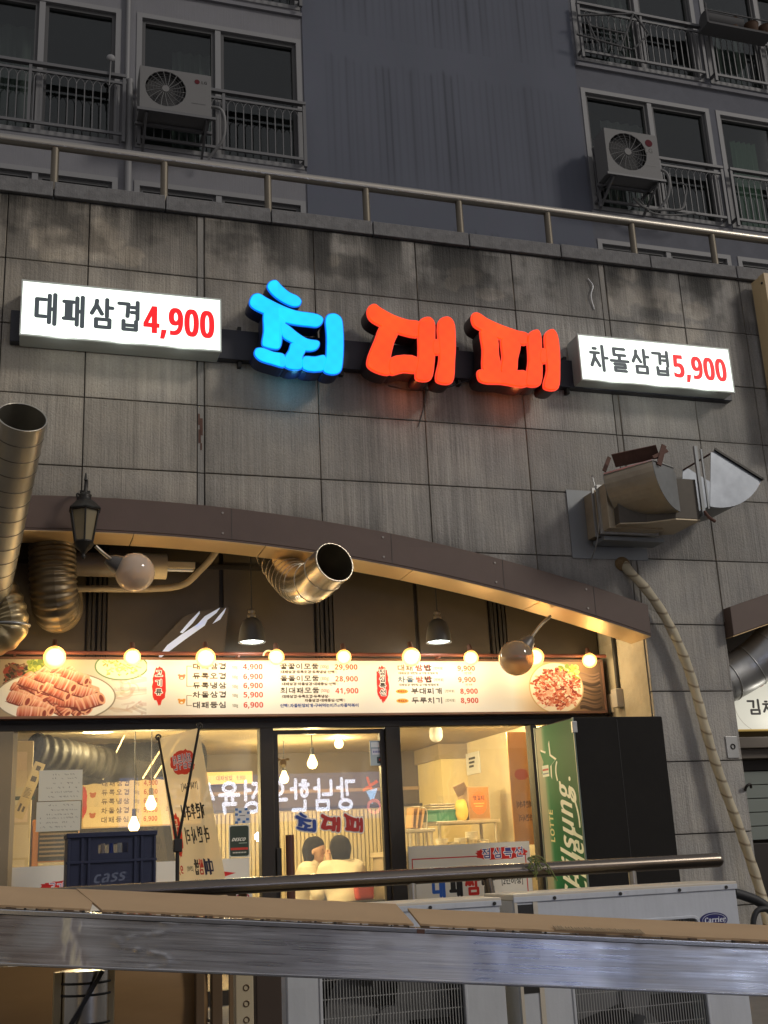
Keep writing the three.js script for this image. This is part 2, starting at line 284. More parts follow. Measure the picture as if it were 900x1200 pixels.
const glass = M('glass', [.95, .95, .92], .0, { transmission: 1, thickness: 0, ior: 1.5, metalness: 0, transmissionMap: filmTex });   // a thin film of dust on the shop panes
const aptGlass = M('window_glass', [.75, .8, .78], .02, { transmission: 1, thickness: 0, ior: 1.5 });
const aptFrame = M('window_frame', [.20, .20, .205], .6);
const aptGrey = M('render_grey', 0xffffff, .9, { map: greyTex, bumpMap: grainTex, bumpScale: .002 });
const aptBlue = M('render_blue', 0xffffff, .9, { map: blueTex });
const aptRail = M('balcony_steel', [.115, .115, .12], .55, { metalness: .2 });
const roomDark = M('room_dark', [.07, .07, .072], .9);
const cardboard = M('cardboard', 0xffffff, .9, { map: cardTex });
const cardEdge = M('cardboard_edge', [.10, .065, .04], .95);
const cream = M('cream_wall', 0xffffff, .7, { map: creamTex });
const rubber = M('rubber', [.02, .02, .02], .6);

// ------------------------------------------------------------------ ground, terrace, far side of the street
struct('street', bx(-40, 40, -.3, 0, -.9, 40), M('asphalt', 0xffffff, .9, { map: dirtTex([.055, .053, .05], .3, 311), bumpMap: grainTex, bumpScale: .004 }));
struct('terrace', bx(-6, 9.8, 0.004, .45, -.9, 3.2), M('terrace_tile', 0xffffff, .7, { map: dirtTex([.16, .15, .14], .25, 321) }));

// ------------------------------------------------------------------ the stone-clad wall
const wall = thing('stone_wall', 'long grey stone panel wall streaked by rain above the shop front', 'wall', V(0, 0, 0));
{
  const archAt = (x) => (x < 5.77 ? archY(x) : archY(x, 11.04));
  // core behind the panels with the arched openings left free
  const s = new THREE.Shape(); s.moveTo(-6, 0); s.lineTo(-5.2, 0); s.lineTo(-5.2, 0.02); s.lineTo(-4.35, 0.02);
  for (let i = 0; i <= 30; i++) { const x = -4.35 + i * 9.7 / 30; s.lineTo(x, archY(x) - .1); }
  s.lineTo(5.35, .01); s.lineTo(6.185, .01);
  for (let i = 0; i <= 12; i++) { const x = 6.185 + i * 3.645 / 12; s.lineTo(x, archY(x, 11.04) - .1); }
  s.lineTo(9.83, 6.94); s.lineTo(-6, 6.94); s.lineTo(-6, 0);
  part('core', extr(s, .265).translate(0, 0, -.30), joint, wall);
  const G = .0042;
  for (let c = 0; c < COLX.length - 1; c++) for (let r = 0; r < ROWY.length - 1; r++) {
    let x0 = COLX[c] + G, x1 = COLX[c + 1] - G; const y0 = ROWY[r] + G, y1 = ROWY[r + 1] - G;
    if (c === 5 || c === 9) x1 -= .062;                  // the narrow expansion strips stand here
    const pillar = c === 10, base = (x) => (pillar ? 0 : archAt(x) - .12);
    if (y1 <= Math.min(base(x0), base(x1)) + .02) continue;
    const dz = (h2(c, r, 77) - .5) * .006;
    const pts = []; const n = 8, clipped = !pillar && y0 < Math.max(base(x0), base(x1), base((x0 + x1) / 2));
    if (clipped) { for (let i = 0; i <= n; i++) { const x = x0 + (x1 - x0) * i / n; pts.push([x, Math.min(y1 - .01, Math.max(y0, base(x)))]); } } else pts.push([x0, y0], [x1, y0]);
    pts.push([x1, y1], [x0, y1]);
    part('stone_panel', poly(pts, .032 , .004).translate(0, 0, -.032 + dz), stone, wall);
  }
  const stripM = M('expansion_strip', [.25, .235, .21], .9, { bumpMap: grainTex, bumpScale: .006 });
  for (const [x, lo] of [[1.361, 4.28], [5.289, 3.57]]) for (let r = 6; r < ROWY.length - 1; r++) {
    const y0 = Math.max(ROWY[r], lo - .1), y1 = ROWY[r + 1]; if (y1 < lo) continue;
    part('joint_strip', bx(x + .006, x + .056, y0 + .005, y1 - .005, -.03, -.004), stripM, wall);
  }
  part('rust_stain', [[1.372, 4.86, .02, .12], [1.384, 4.93, .024, .15], [1.37, 5.02, .014, .1], [1.389, 4.8, .012, .06]].map(([x, y, w, h]) => bx(x, x + w, y, y + h, -.003, -.001)), rust, wall);
  // coping stones and the flat roof behind them
  const cx = [-5.6, -4.6, -3.65, -2.7, -1.75, -.8, .145, 1.083, 2.021, 2.975, 3.927, 4.882, 5.865, 6.86, 7.85, 8.84, 9.83];
  for (let i = 0; i < cx.length - 1; i++) part('coping_stone', bx(cx[i] + .005, cx[i + 1] - .005, 6.992, 7.132 + (h2(i, 1, 8) - .5) * .006, -.36, .035 + (h2(i, 2, 8) - .5) * .008, .008), coping, wall);
  part('roof', bx(-6, 9.83, 6.7, 6.94, -4.95, -.301), joint, wall);
  part('downpipe_fragment', tube([at(779, 337, .01), at(785, 345, .02), at(783, 356, .02), at(787, 372, .01)].map((p) => p.add(V(-.85, 0, 0))), .006, 12, 6), aluminium, wall);
  // reveals of the pillar and its back, and the blocks that close the bays
  part('pillar_core', bx(5.36, 6.175, 0, 4.2, -.9, -.301), joint, wall);
  part('pillar_reveal', bx(5.345, 5.36, .45, 3.52, -.895, -.036), concrete, wall);
  part('pillar_reveal', bx(6.175, 6.19, .45, 3.52, -.895, -.036), concrete, wall);
  part('pillar_core', bx(-5.2, -4.35, .01, 4.2, -.9, -.301), concrete, wall);
  // patch plate and hooks on the pillar
  const pp = at(858, 875, 0); part('patch_plate', bx(pp.x - .065, pp.x + .055, pp.y - .1, pp.y + .09, .002, .012, .004), galv, wall);
  part('plate_bolt', new THREE.TorusGeometry(.02, .006, 6, 16).translate(pp.x, pp.y, .014), blackIron, wall);
  const hk = at(872, 922, 0); part('hook', tube([V(hk.x, hk.y - .03, .01), V(hk.x - .01, hk.y, .05), V(hk.x + .03, hk.y + .02, .05), V(hk.x + .05, hk.y - .01, .03)], .012, 14, 7), blackIron, wall);
}
// brown arched band
const band = thing('arch_band', 'brown arched metal band over the shop opening with a gold lit underside', 'fascia', V(0, 0, 0));
{
  const n = 40, x0 = -4.35, x1 = 5.347, f = new THREE.Shape();
  for (let i = 0; i <= n; i++) { const x = x0 + (x1 - x0) * i / n; f[i ? 'lineTo' : 'moveTo'](x, archY(x)); }
  for (let i = n; i >= 0; i--) { const x = x0 + (x1 - x0) * i / n; f.lineTo(x, archY(x) - .266); }
  part('front_panel', extr(f, .14, .004).translate(0, 0, -.03), brown, band);
  part('screw', [-.62, 1.55, 2.9, 3.9, 4.75].flatMap((x) => [new THREE.CylinderGeometry(.009, .009, .006, 10).rotateX(Math.PI / 2).translate(x, archY(x) - .05, .113), new THREE.CylinderGeometry(.009, .009, .006, 10).rotateX(Math.PI / 2).translate(x, archY(x) - .22, .113)]), M('screw_steel', [.3, .27, .24], .4, { metalness: .8 }), band);
  for (const x of [-.55, 1.62, 2.97, 3.97, 4.82]) part('seam', bx(x, x + .005, archY(x) - .262, archY(x) - .006, .109, .1115), joint, band);
  const lip = new THREE.Shape();                          // thin bright lip at the lower edge
  for (let i = 0; i <= n; i++) { const x = x0 + (x1 - x0) * i / n; lip[i ? 'lineTo' : 'moveTo'](x, archY(x) - .267); }
  for (let i = n; i >= 0; i--) { const x = x0 + (x1 - x0) * i / n; lip.lineTo(x, archY(x) - .280); }
  part('edge_trim', extr(lip, .135).translate(0, 0, -.03), brown, band);
  const joints = [-4.35, -2.6, -.9, .85, 1.9, 3.15, 4.3, 5.347];
  for (let k = 0; k < joints.length - 1; k++) {
    const s = new THREE.Shape(), a = joints[k] + .004, b = joints[k + 1] - .004;
    for (let i = 0; i <= 10; i++) { const x = a + (b - a) * i / 10; s[i ? 'lineTo' : 'moveTo'](x, archY(x) - .2805); }
    for (let i = 10; i >= 0; i--) { const x = a + (b - a) * i / 10; s.lineTo(x, archY(x) - .287); }
    part('soffit_panel', extr(s, .345).translate(0, 0, -.245), soffitM, band);
  }
}
const band2 = thing('arch_band', 'short visible end of a second brown band beyond the pillar at the right edge', 'fascia', V(0, 0, 0));
{
  const f = new THREE.Shape(), n = 12, x0 = 6.19, x1 = 9.83;
  for (let i = 0; i <= n; i++) { const x = x0 + (x1 - x0) * i / n; f[i ? 'lineTo' : 'moveTo'](x, archY(x, 11.04)); }
  for (let i = n; i >= 0; i--) { const x = x0 + (x1 - x0) * i / n; f.lineTo(x, archY(x, 11.04) - .266); }
  part('front_panel', extr(f, .14, .004).translate(0, 0, -.03), brown, band2);
  const s = new THREE.Shape();
  for (let i = 0; i <= n; i++) { const x = x0 + (x1 - x0) * i / n; s[i ? 'lineTo' : 'moveTo'](x, archY(x, 11.04) - .268); }
  for (let i = n; i >= 0; i--) { const x = x0 + (x1 - x0) * i / n; s.lineTo(x, archY(x, 11.04) - .275); }
  part('soffit_panel', extr(s, .40).translate(0, 0, -.30), soffitM, band2);
}
// stainless handrail along the coping
{
  const r = thing('roof_railing', 'stainless steel handrail with short posts running along the wall top', 'railing', V(0, 0, 0));
  const postSteel = M('post_steel', [.16, .14, .11], .55, { metalness: .8 });
  part('rail', rod(V(-6, 7.605, -.15), V(9.8, 7.605, -.15), .046, .046, 20), railSteel, r);
  for (let i = -6; i <= 10; i++) { const x = .147 + i * .944; part('post', [rod(V(x, 7.12, -.15), V(x, 7.57, -.15), .034, .034, 16), new THREE.CylinderGeometry(.06, .06, .012, 18).translate(x, 7.14, -.15)], postSteel, r); }
}

// ------------------------------------------------------------------ the apartment building behind
const apt = thing('apartment_building', 'dark apartment block with balcony windows rising behind the stone wall', 'building', V(0, 0, 0));
const AZ = -5;
{
  const F0 = [7.735, 10.465, 13.2, 15.93], bottoms = [5.5, 8.3, 10.98, 13.72];     // window heads and sills, storey by storey
  const holes = []; const s = (x0, x1) => { const q = new THREE.Shape([[x0, 5], [x1, 5], [x1, 19], [x0, 19]].map(([a, b]) => new THREE.Vector2(a, b))); return q; };
  const left = s(-6, 3.68), right = s(8.2, 17);
  const wins = [];
  for (let f = 0; f < 4; f++) {
    for (const [x0, x1, m, S] of [[-3.9, -1.6, [-2.75], left], [-1.36, 1.05, [-.02], left], [1.265, 3.655, [2.42], left], [8.26, 10.63, [9.5], right], [10.76, 13.1, [11.93], right], [13.25, 15.6, [14.4], right]]) wins.push([x0, x1, bottoms[f], F0[f], m, S, f]);
  }
  for (const [x0, x1, y0, y1, m, S] of wins) S.holes.push(new THREE.Path([[x0, y0], [x0, y1], [x1, y1], [x1, y0]].map(([a, b]) => new THREE.Vector2(a, b))));
  part('wall', extr(left, .25).translate(0, 0, AZ - .25), aptGrey, apt);
  part('wall', extr(right, .25).translate(0, 0, AZ - .25), M('render_slate', 0xffffff, .9, { map: dirtTex([.104, .108, .128], .2, 222) }), apt, 'slate grey wall around the right windows');
  part('wall', bx(3.68, 8.2, 5, 19, AZ - .4, AZ + .02), aptBlue, apt, 'blue grey blank wall with upright ribs');
  part('back_wall', bx(-6, 17, 5, 19, AZ - 2.6, AZ - 2.5), roomDark, apt); part('back_wall', bx(3.7, 8.18, 5, 19, AZ - 2.5, AZ - .41), roomDark, apt);
  for (const y of [5.2, 8.05, 10.72, 13.45, 16.2]) part('floor_slab', bx(-6, 17, y, y + .14, AZ - 2.5, AZ - .26), roomDark, apt);
  const curtain = M('curtain', [.10, .105, .10], .95), pale = M('curtain_pale', [.20, .195, .19], .95);
  const green = M('lit_curtain', [.10, .13, .10], .95, { emissive: C(.012, .020, .013) });
  for (const [x0, x1, y0, y1, m, S, f] of wins) {
    const t = .05, z0 = AZ - .16, z1 = AZ + .012 + (f % 2) * .002;
    const fr = part('window', [bx(x0, x0 + .075, y0, y1, z0, z1), bx(x1 - .075, x1, y0, y1, z0, z1), bx(x0 + .075, x1 - .075, y1 - .075, y1, z0, z1), bx(x0 + .075, x1 - .075, y0, y0 + .07, z0, z1), ...m.map((q) => bx(q - .04, q + .04, y0 + .07, y1 - .075, z0 + .02, z1 - .012))], aptFrame, apt);
    const cuts = [x0 + .075, ...m, x1 - .075];
    for (let k = 0; k < cuts.length - 1; k++) {
      const a = cuts[k] + (k ? .04 : 0), b = cuts[k + 1] - (k < cuts.length - 2 ? .04 : 0);
      part('sash', [bx(a, a + .05, y0 + .07, y1 - .075, z0 + .05, z1 - .05), bx(b - .05, b, y0 + .07, y1 - .075, z0 + .05, z1 - .05), bx(a + .05, b - .05, y1 - .13, y1 - .075, z0 + .05, z1 - .05)], M('sash', [.07, .07, .072], .6), fr);
      part('pane', bx(a + .05, b - .05, y0 + .07, y1 - .13, AZ - .095, AZ - .091), aptGlass, fr);
    }
    // curtains: folded sheets standing behind the glass
    const c = rng(Math.round(x0 * 7 + y0 * 31)); const lit = f === 2 && x0 > 10 && x0 < 11;
    if (lit || c() > .35) { const cx = lit ? x0 + .55 : x0 + .1 + c() * .9, cw = lit ? .5 : .5 + c() * .5, pts = []; for (let i = 0; i <= 24; i++) pts.push([cx + cw * i / 24, Math.sin(i * 1.3) * .03]);
      const sh = new THREE.Shape(pts.map(([a, b]) => new THREE.Vector2(a, b)).concat(pts.reverse().map(([a, b]) => new THREE.Vector2(a, b + .01))));
      part('curtain', new THREE.ExtrudeGeometry(sh, { depth: y1 - y0 - .3, bevelEnabled: false }).rotateX(-Math.PI / 2).translate(0, y0 + .1, AZ - .45), lit ? green : c() > .5 ? curtain : pale, fr); }
  }
  // balcony railings with interlaced arches
  for (let f = 1; f < 4; f++) for (const [x0, x1] of [[-3.95, -1.55], [-1.4, 1.12], [1.28, 3.66], [8.28, 10.62], [10.75, 13.1], [13.2, 15.6]]) {
    const yb = bottoms[f] + .06, yt = bottoms[f] + 1.02, z = AZ + .14;
    const R = part('balcony_railing', [bx(x0, x1, yt - .045, yt, z - .035, z + .035), bx(x0, x1, yt - .15, yt - .115, z - .015, z + .015), bx(x0, x1, yb, yb + .04, z - .015, z + .015), bx(x0, x0 + .045, yb - .1, yt - .045, z - .022, z + .022), bx(x1 - .045, x1, yb - .1, yt - .045, z - .022, z + .022), bx((x0 + x1) / 2 - .02, (x0 + x1) / 2 + .02, yb, yt - .045, z - .02, z + .02), bx(x0, x0 + .04, yb + .02, yb + .06, AZ, z), bx(x1 - .04, x1, yb + .02, yb + .06, AZ, z)], aptRail, apt);
    const n = Math.round((x1 - x0) / .112), p = (x1 - x0) / n, bal = [];
    for (let i = 1; i < n; i++) { const x = x0 + i * p; bal.push(bx(x - .007, x + .007, yb + .04, yt - .26, z - .007, z + .007)); }
    for (let i = 0; i < n - 1; i++) bal.push(new THREE.TorusGeometry(p, .006, 4, 10, Math.PI).scale(1, 1.15, 1).translate(x0 + (i + 1) * p, yt - .26, z + (i % 2) * .006));
    part('balusters', bal, aptRail, R);
  }
  part('downspout', rod(V(1.18, 5, AZ + .07), V(1.18, 12.0, AZ + .07), .045, .045, 12), aptFrame, apt);
  part('downspout', rod(V(1.14, 12.0, AZ + .06), V(1.14, 19, AZ + .06), .03, .03, 12), aptFrame, apt);
  for (const y of [13.62, 10.9, 8.2]) for (const [a, b] of [[-6, 3.675], [8.205, 17]]) part('sill_course', bx(a, b, y - .03, y + .03, AZ - .001, AZ + .05), aptGrey, apt);
}

// ------------------------------------------------------------------ illuminated signs on the wall
const backbar = thing('sign_backbar', 'dark metal bar on the wall carrying the lit letters and sign boxes', 'sign bar', V(0, 0, 0));
part('bar', bx(-.15, 6.55, 5.60, 5.875, .004, .085, .006), M('bar_metal', [.02, .021, .03], .45), backbar);
for (const x of [1.7, 2.6, 3.7, 4.78]) part('bracket', bx(x, x + .03, 5.55, 5.92, .004, .06), blackIron, backbar);
function signFace(label, words, price, seed) {
  return canvasTex(1024, 320, (g, w, h) => {
    g.fillStyle = '#f6fbf4'; g.fillRect(0, 0, w, h);
    text(g, words, 62, 66, 116, 178, { color: '#2f3338', weight: 23, adv: 139 });
    const gr = g.createLinearGradient(600, 0, 980, 0); gr.addColorStop(0, '#e01018'); gr.addColorStop(.45, '#e03010'); gr.addColorStop(1, '#e8500c');
    text(g, price, 618, 82, 100, 164, { color: gr, latin: 1.1, squeeze: .63 }); text(g, price, 622, 82, 100, 164, { color: gr, latin: 1.1, squeeze: .63 }); text(g, price, 615, 82, 100, 164, { color: gr, latin: 1.1, squeeze: .63 });
  });
}
function boxSign(label, x0, x1, y0, y1, tex) {
  const t = thing('sign_box', label, 'sign', V(0, 0, 0), undefined);
  part('cabinet', bx(x0, x1, y0, y1, .02, .238, .01), M('sign_cabinet', [.42, .45, .42], .5), t);
  sheet('face', x0 + .008, x1 - .008, y0 + .008, y1 - .008, .244, M('sign_face', [.4, .4, .4], .5, { map: tex, emissive: C(1.75, 1.85, 1.75), emissiveMap: tex }), t);
  part('frame', [bx(x0 - .003, x1 + .003, y1 - .01, y1 + .003, .228, .25), bx(x0 - .003, x1 + .003, y0 - .003, y0 + .01, .228, .25), bx(x0 - .003, x0 + .008, y0 + .01, y1 - .01, .228, .25), bx(x1 - .008, x1 + .003, y0 + .01, y1 - .01, .228, .25)], M('sign_frame', [.6, .64, .6], .4), t);
  for (const k of [.2, .5, .8]) lamp(C(.95, 1, .95), .06, V(x0 + (x1 - x0) * k, y0 - .03, .34), 2, t);
}
boxSign('lit white box sign with grey lettering and 4,900, left of the blue letter', -.074, 1.524, 5.585, 6.066, signFace('', '대패삼겹', '4,900', 1));
boxSign('lit white box sign with grey lettering and 5,900, right of the red letters', 4.848, 6.47, 5.612, 6.07, signFace('', '차돌삼겹', '5,900', 2));

const R1 = (p) => [280 + p[0] * .22222, 315 + p[1] * .22222], R2 = (p) => [420 + p[0] * .27778, 340 + p[1] * .27778];
const LETTERS = {
  blue: [R1, [
    [[150, 88], [168, 64], [198, 60], [225, 88], [265, 122], [312, 145], [330, 168], [320, 192], [285, 197], [235, 176], [185, 142], [156, 108]],
    [[58, 165], [75, 137], [105, 130], [150, 155], [220, 190], [300, 220], [415, 240], [443, 260], [440, 285], [415, 305], [370, 303], [250, 285], [130, 235], [75, 207], [58, 187]],
    [[138, 220], [245, 270], [230, 330], [222, 405], [206, 424], [140, 413], [123, 402], [130, 330]],
    [[222, 282], [260, 300], [310, 340], [360, 370], [422, 384], [422, 410], [400, 430], [345, 432], [280, 392], [228, 357]],
    [[278, 392], [350, 428], [336, 465], [330, 528], [245, 521], [240, 470], [262, 430]],
    [[80, 445], [90, 423], [120, 419], [180, 440], [238, 455], [240, 519], [170, 505], [110, 485], [86, 463]],
    [[338, 468], [400, 466], [452, 460], [455, 534], [338, 532]],
    [[455, 268], [468, 246], [503, 240], [535, 260], [547, 315], [545, 500], [533, 545], [500, 560], [452, 550], [440, 532], [455, 480], [460, 360]]]],
  left: [R2, [
    [[38, 95], [45, 70], [70, 58], [95, 75], [150, 105], [210, 125], [256, 133], [258, 195], [165, 181], [100, 155], [50, 125]],
    [[100, 148], [165, 176], [150, 220], [135, 285], [132, 355], [75, 346], [40, 322], [38, 295], [70, 210]],
    [[135, 288], [248, 284], [248, 346], [190, 346], [135, 356]],
    [[255, 138], [270, 121], [300, 115], [318, 132], [322, 200], [320, 300], [305, 375], [280, 385], [243, 376], [240, 352], [252, 280]],
    [[316, 212], [345, 212], [345, 270], [316, 270]],
    [[335, 142], [350, 121], [380, 115], [400, 135], [408, 220], [405, 300], [395, 388], [370, 398], [330, 388], [325, 370], [340, 290]]]],
  right: [R2, [
    [[478, 120], [485, 98], [505, 95], [545, 120], [600, 145], [670, 170], [714, 183], [711, 228], [650, 220], [580, 200], [515, 168], [488, 150]],
    [[518, 165], [582, 195], [592, 270], [600, 346], [530, 346], [524, 250]],
    [[605, 202], [680, 224], [672, 290], [662, 351], [604, 351], [607, 280]],
    [[503, 342], [530, 336], [600, 345], [714, 346], [711, 405], [600, 396], [530, 392], [508, 380]],
    [[715, 192], [735, 173], [758, 170], [768, 190], [772, 260], [768, 395], [745, 408], [708, 402], [708, 360], [716, 300]],
    [[768, 250], [790, 250], [790, 308], [768, 308]],
    [[785, 190], [800, 173], [820, 168], [835, 186], [845, 240], [848, 330], [840, 415], [815, 425], [782, 416], [779, 400], [793, 340], [787, 260]]]],
};
const FZ = .32;
function outline(map, pts, z) { return pts.map((p) => { const q = map(p), w = at(q[0], q[1], z); return new THREE.Vector2(w.x, w.y); }); }
function roundShape(v) {                                  // softly rounded closed outline
  const c = new THREE.CatmullRomCurve3(v.map((p) => V(p.x, p.y, 0)), true, 'centripetal'); return new THREE.Shape(c.getPoints(v.length * 4).map((p) => new THREE.Vector2(p.x, p.y)));
}
function grow(v, k) { const c = v.reduce((a, p) => a.add(p), new THREE.Vector2()).divideScalar(v.length); const area = THREE.ShapeUtils.area(v), s = area > 0 ? 1 : -1;
  return v.map((p, i) => { const a = v[(i + v.length - 1) % v.length], b = v[(i + 1) % v.length], t = b.clone().sub(a).normalize(); return new THREE.Vector2(p.x + t.y * k * s, p.y - t.x * k * s); }); }
function letterSign(key, label, face, rim, side, lightColor) {
  const [map, list] = LETTERS[key], t = thing('lit_letter', label, 'sign letter', V(0, 0, 0));
  list.forEach((pts, i) => {
    const v = outline(map, pts, FZ), dz = i * .0025;
    part('return', extr(roundShape(grow(v, .004)), .17).translate(0, 0, FZ - .19 + dz * .3), side, t);
    part('rim', extr(roundShape(grow(v, .005)), .014).translate(0, 0, FZ - .02 + dz), rim, t);
    part('face', extr(roundShape(grow(v, -.004)), .024, .004, 2).translate(0, 0, FZ - .02 + dz), face, t);
  });
  const b = new THREE.Box3().setFromObject(t), c = b.getCenter(V(0, 0, 0));
  part('standoff', [bx(c.x - .25, c.x - .22, c.y - .12, c.y + .1, .08, FZ - .18), bx(c.x + .2, c.x + .23, c.y - .12, c.y + .1, .08, FZ - .18)], blackIron, t);
  lamp(lightColor, .05, V(c.x, b.min.y - .05, FZ - .1), 2, t);
}
const ledMap = (a, b, seed) => { const t = dataTex(128, 128, (u, v) => { const k = .5 + .5 * Math.sin(u * 6.283 * 8) * Math.sin(v * 6.283 * 8), q = .45 + .12 * k + .43 * noise(u * 3, v * 3, seed); return a.map((c, i) => c + (b[i] - c) * q); }); t.repeat.set(1, 1); return t; };
const blueT = ledMap([.0, .40, 1], [.0, .88, 1], 5), redT = ledMap([1, .012, .001], [1, .10, .004], 8);
const blueFace = M('blue_acrylic', [.004, .06, .1], .6, { emissive: C(1.05, 1.0, 1.1), emissiveMap: blueT }), redFace = M('red_acrylic', [.08, .004, .002], .6, { emissive: C(1.25, 1.1, 1), emissiveMap: redT });
letterSign('blue', 'lit sky blue letter, the only blue one of the three raised letters', blueFace, M('blue_rim', [.02, .1, .3], .4, { emissive: C(0, .12, .75) }), M('blue_return', [.008, .012, .05], .4), C(.1, .6, 1));
letterSign('left', 'lit red orange letter in the middle, right beside the blue letter', redFace, M('red_rim', [.2, .02, .015], .5, { emissive: C(1.1, .06, .025) }), M('red_return', [.028, .012, .012], .4), C(1, .2, .05));
letterSign('right', 'lit red orange letter beside the white 5,900 sign box', redFace, mats.red_rim, mats.red_return, C(1, .2, .05));
{ const w = thing('sign_cable', 'thin cable sagging below the red orange letters on the wall', 'cable', V(0, 0, 0)); part('cable', [tube([at(455, 452, .1), at(480, 457, .1), at(520, 455, .1), at(548, 446, .1)], .006, 20, 6), tube([at(498, 458, .02), at(496, 478, .012), at(490, 500, .01)], .004, 12, 5)], rubber, w); }

// beige sign cabinet of the next shop at the right edge
{ const t = thing('sign_box', 'beige sign cabinet seen edge-on at the right edge near the wall top', 'sign', V(0, 0, 0)); const q = at(882.5, 333.5, .05), tan = M('sign_beige', [.50, .37, .20], .5);
  part('cabinet', bx(7.0, 9, 5.2, 6.94, .05, .17, .004), tan, t); part('face_frame', bx(6.995, 9, 5.195, 6.945, .176, .27, .004), tan, t); part('screw', new THREE.SphereGeometry(.014, 8, 6).translate(6.995, 6.85, .225), blackIron, t); }

// ------------------------------------------------------------------ recess over the shop front
const GZ = -.8;                                            // plane of the shop glass
struct('recess_ceiling', bx(-4.35, 5.345, 4.5, 4.62, -.9, -.301), darkPanel);
{
  const t = thing('transom_wall', 'dark bronze panels with double mullions above the menu board', 'panel wall', V(0, 0, 0));
  part('backing', bx(-4.35, 5.345, 2.66, 4.5, -1.0, -.872), bronze, t);
  const xs = [-4.3, -2.6, -.95, .64, 1.7, 2.62, 3.5, 4.3, 5.34];
  const mull = [.64, 2.62, 4.3];
  for (let i = 0; i < xs.length - 1; i++) { const wa = mull.includes(xs[i]) ? .09 : .02, wb = mull.includes(xs[i + 1]) ? .09 : .02; part('dark_panel', bx(xs[i] + wa, xs[i + 1] - wb, 3.22, 4.46, -.872, -.850 + (i % 2) * .004, .004), darkPanel, t); }
  for (const x of mull) for (const d of [-.07, -.035, .012, .05]) part('mullion', bx(x + d, x + d + .026, 2.7, 4.48, -.872, -.83 - (d > 0 ? .004 : 0), .003), bronze, t);
  part('rail', bx(-4.3, 5.34, 4.0, 4.04, -.849, -.838), bronze, t);
}
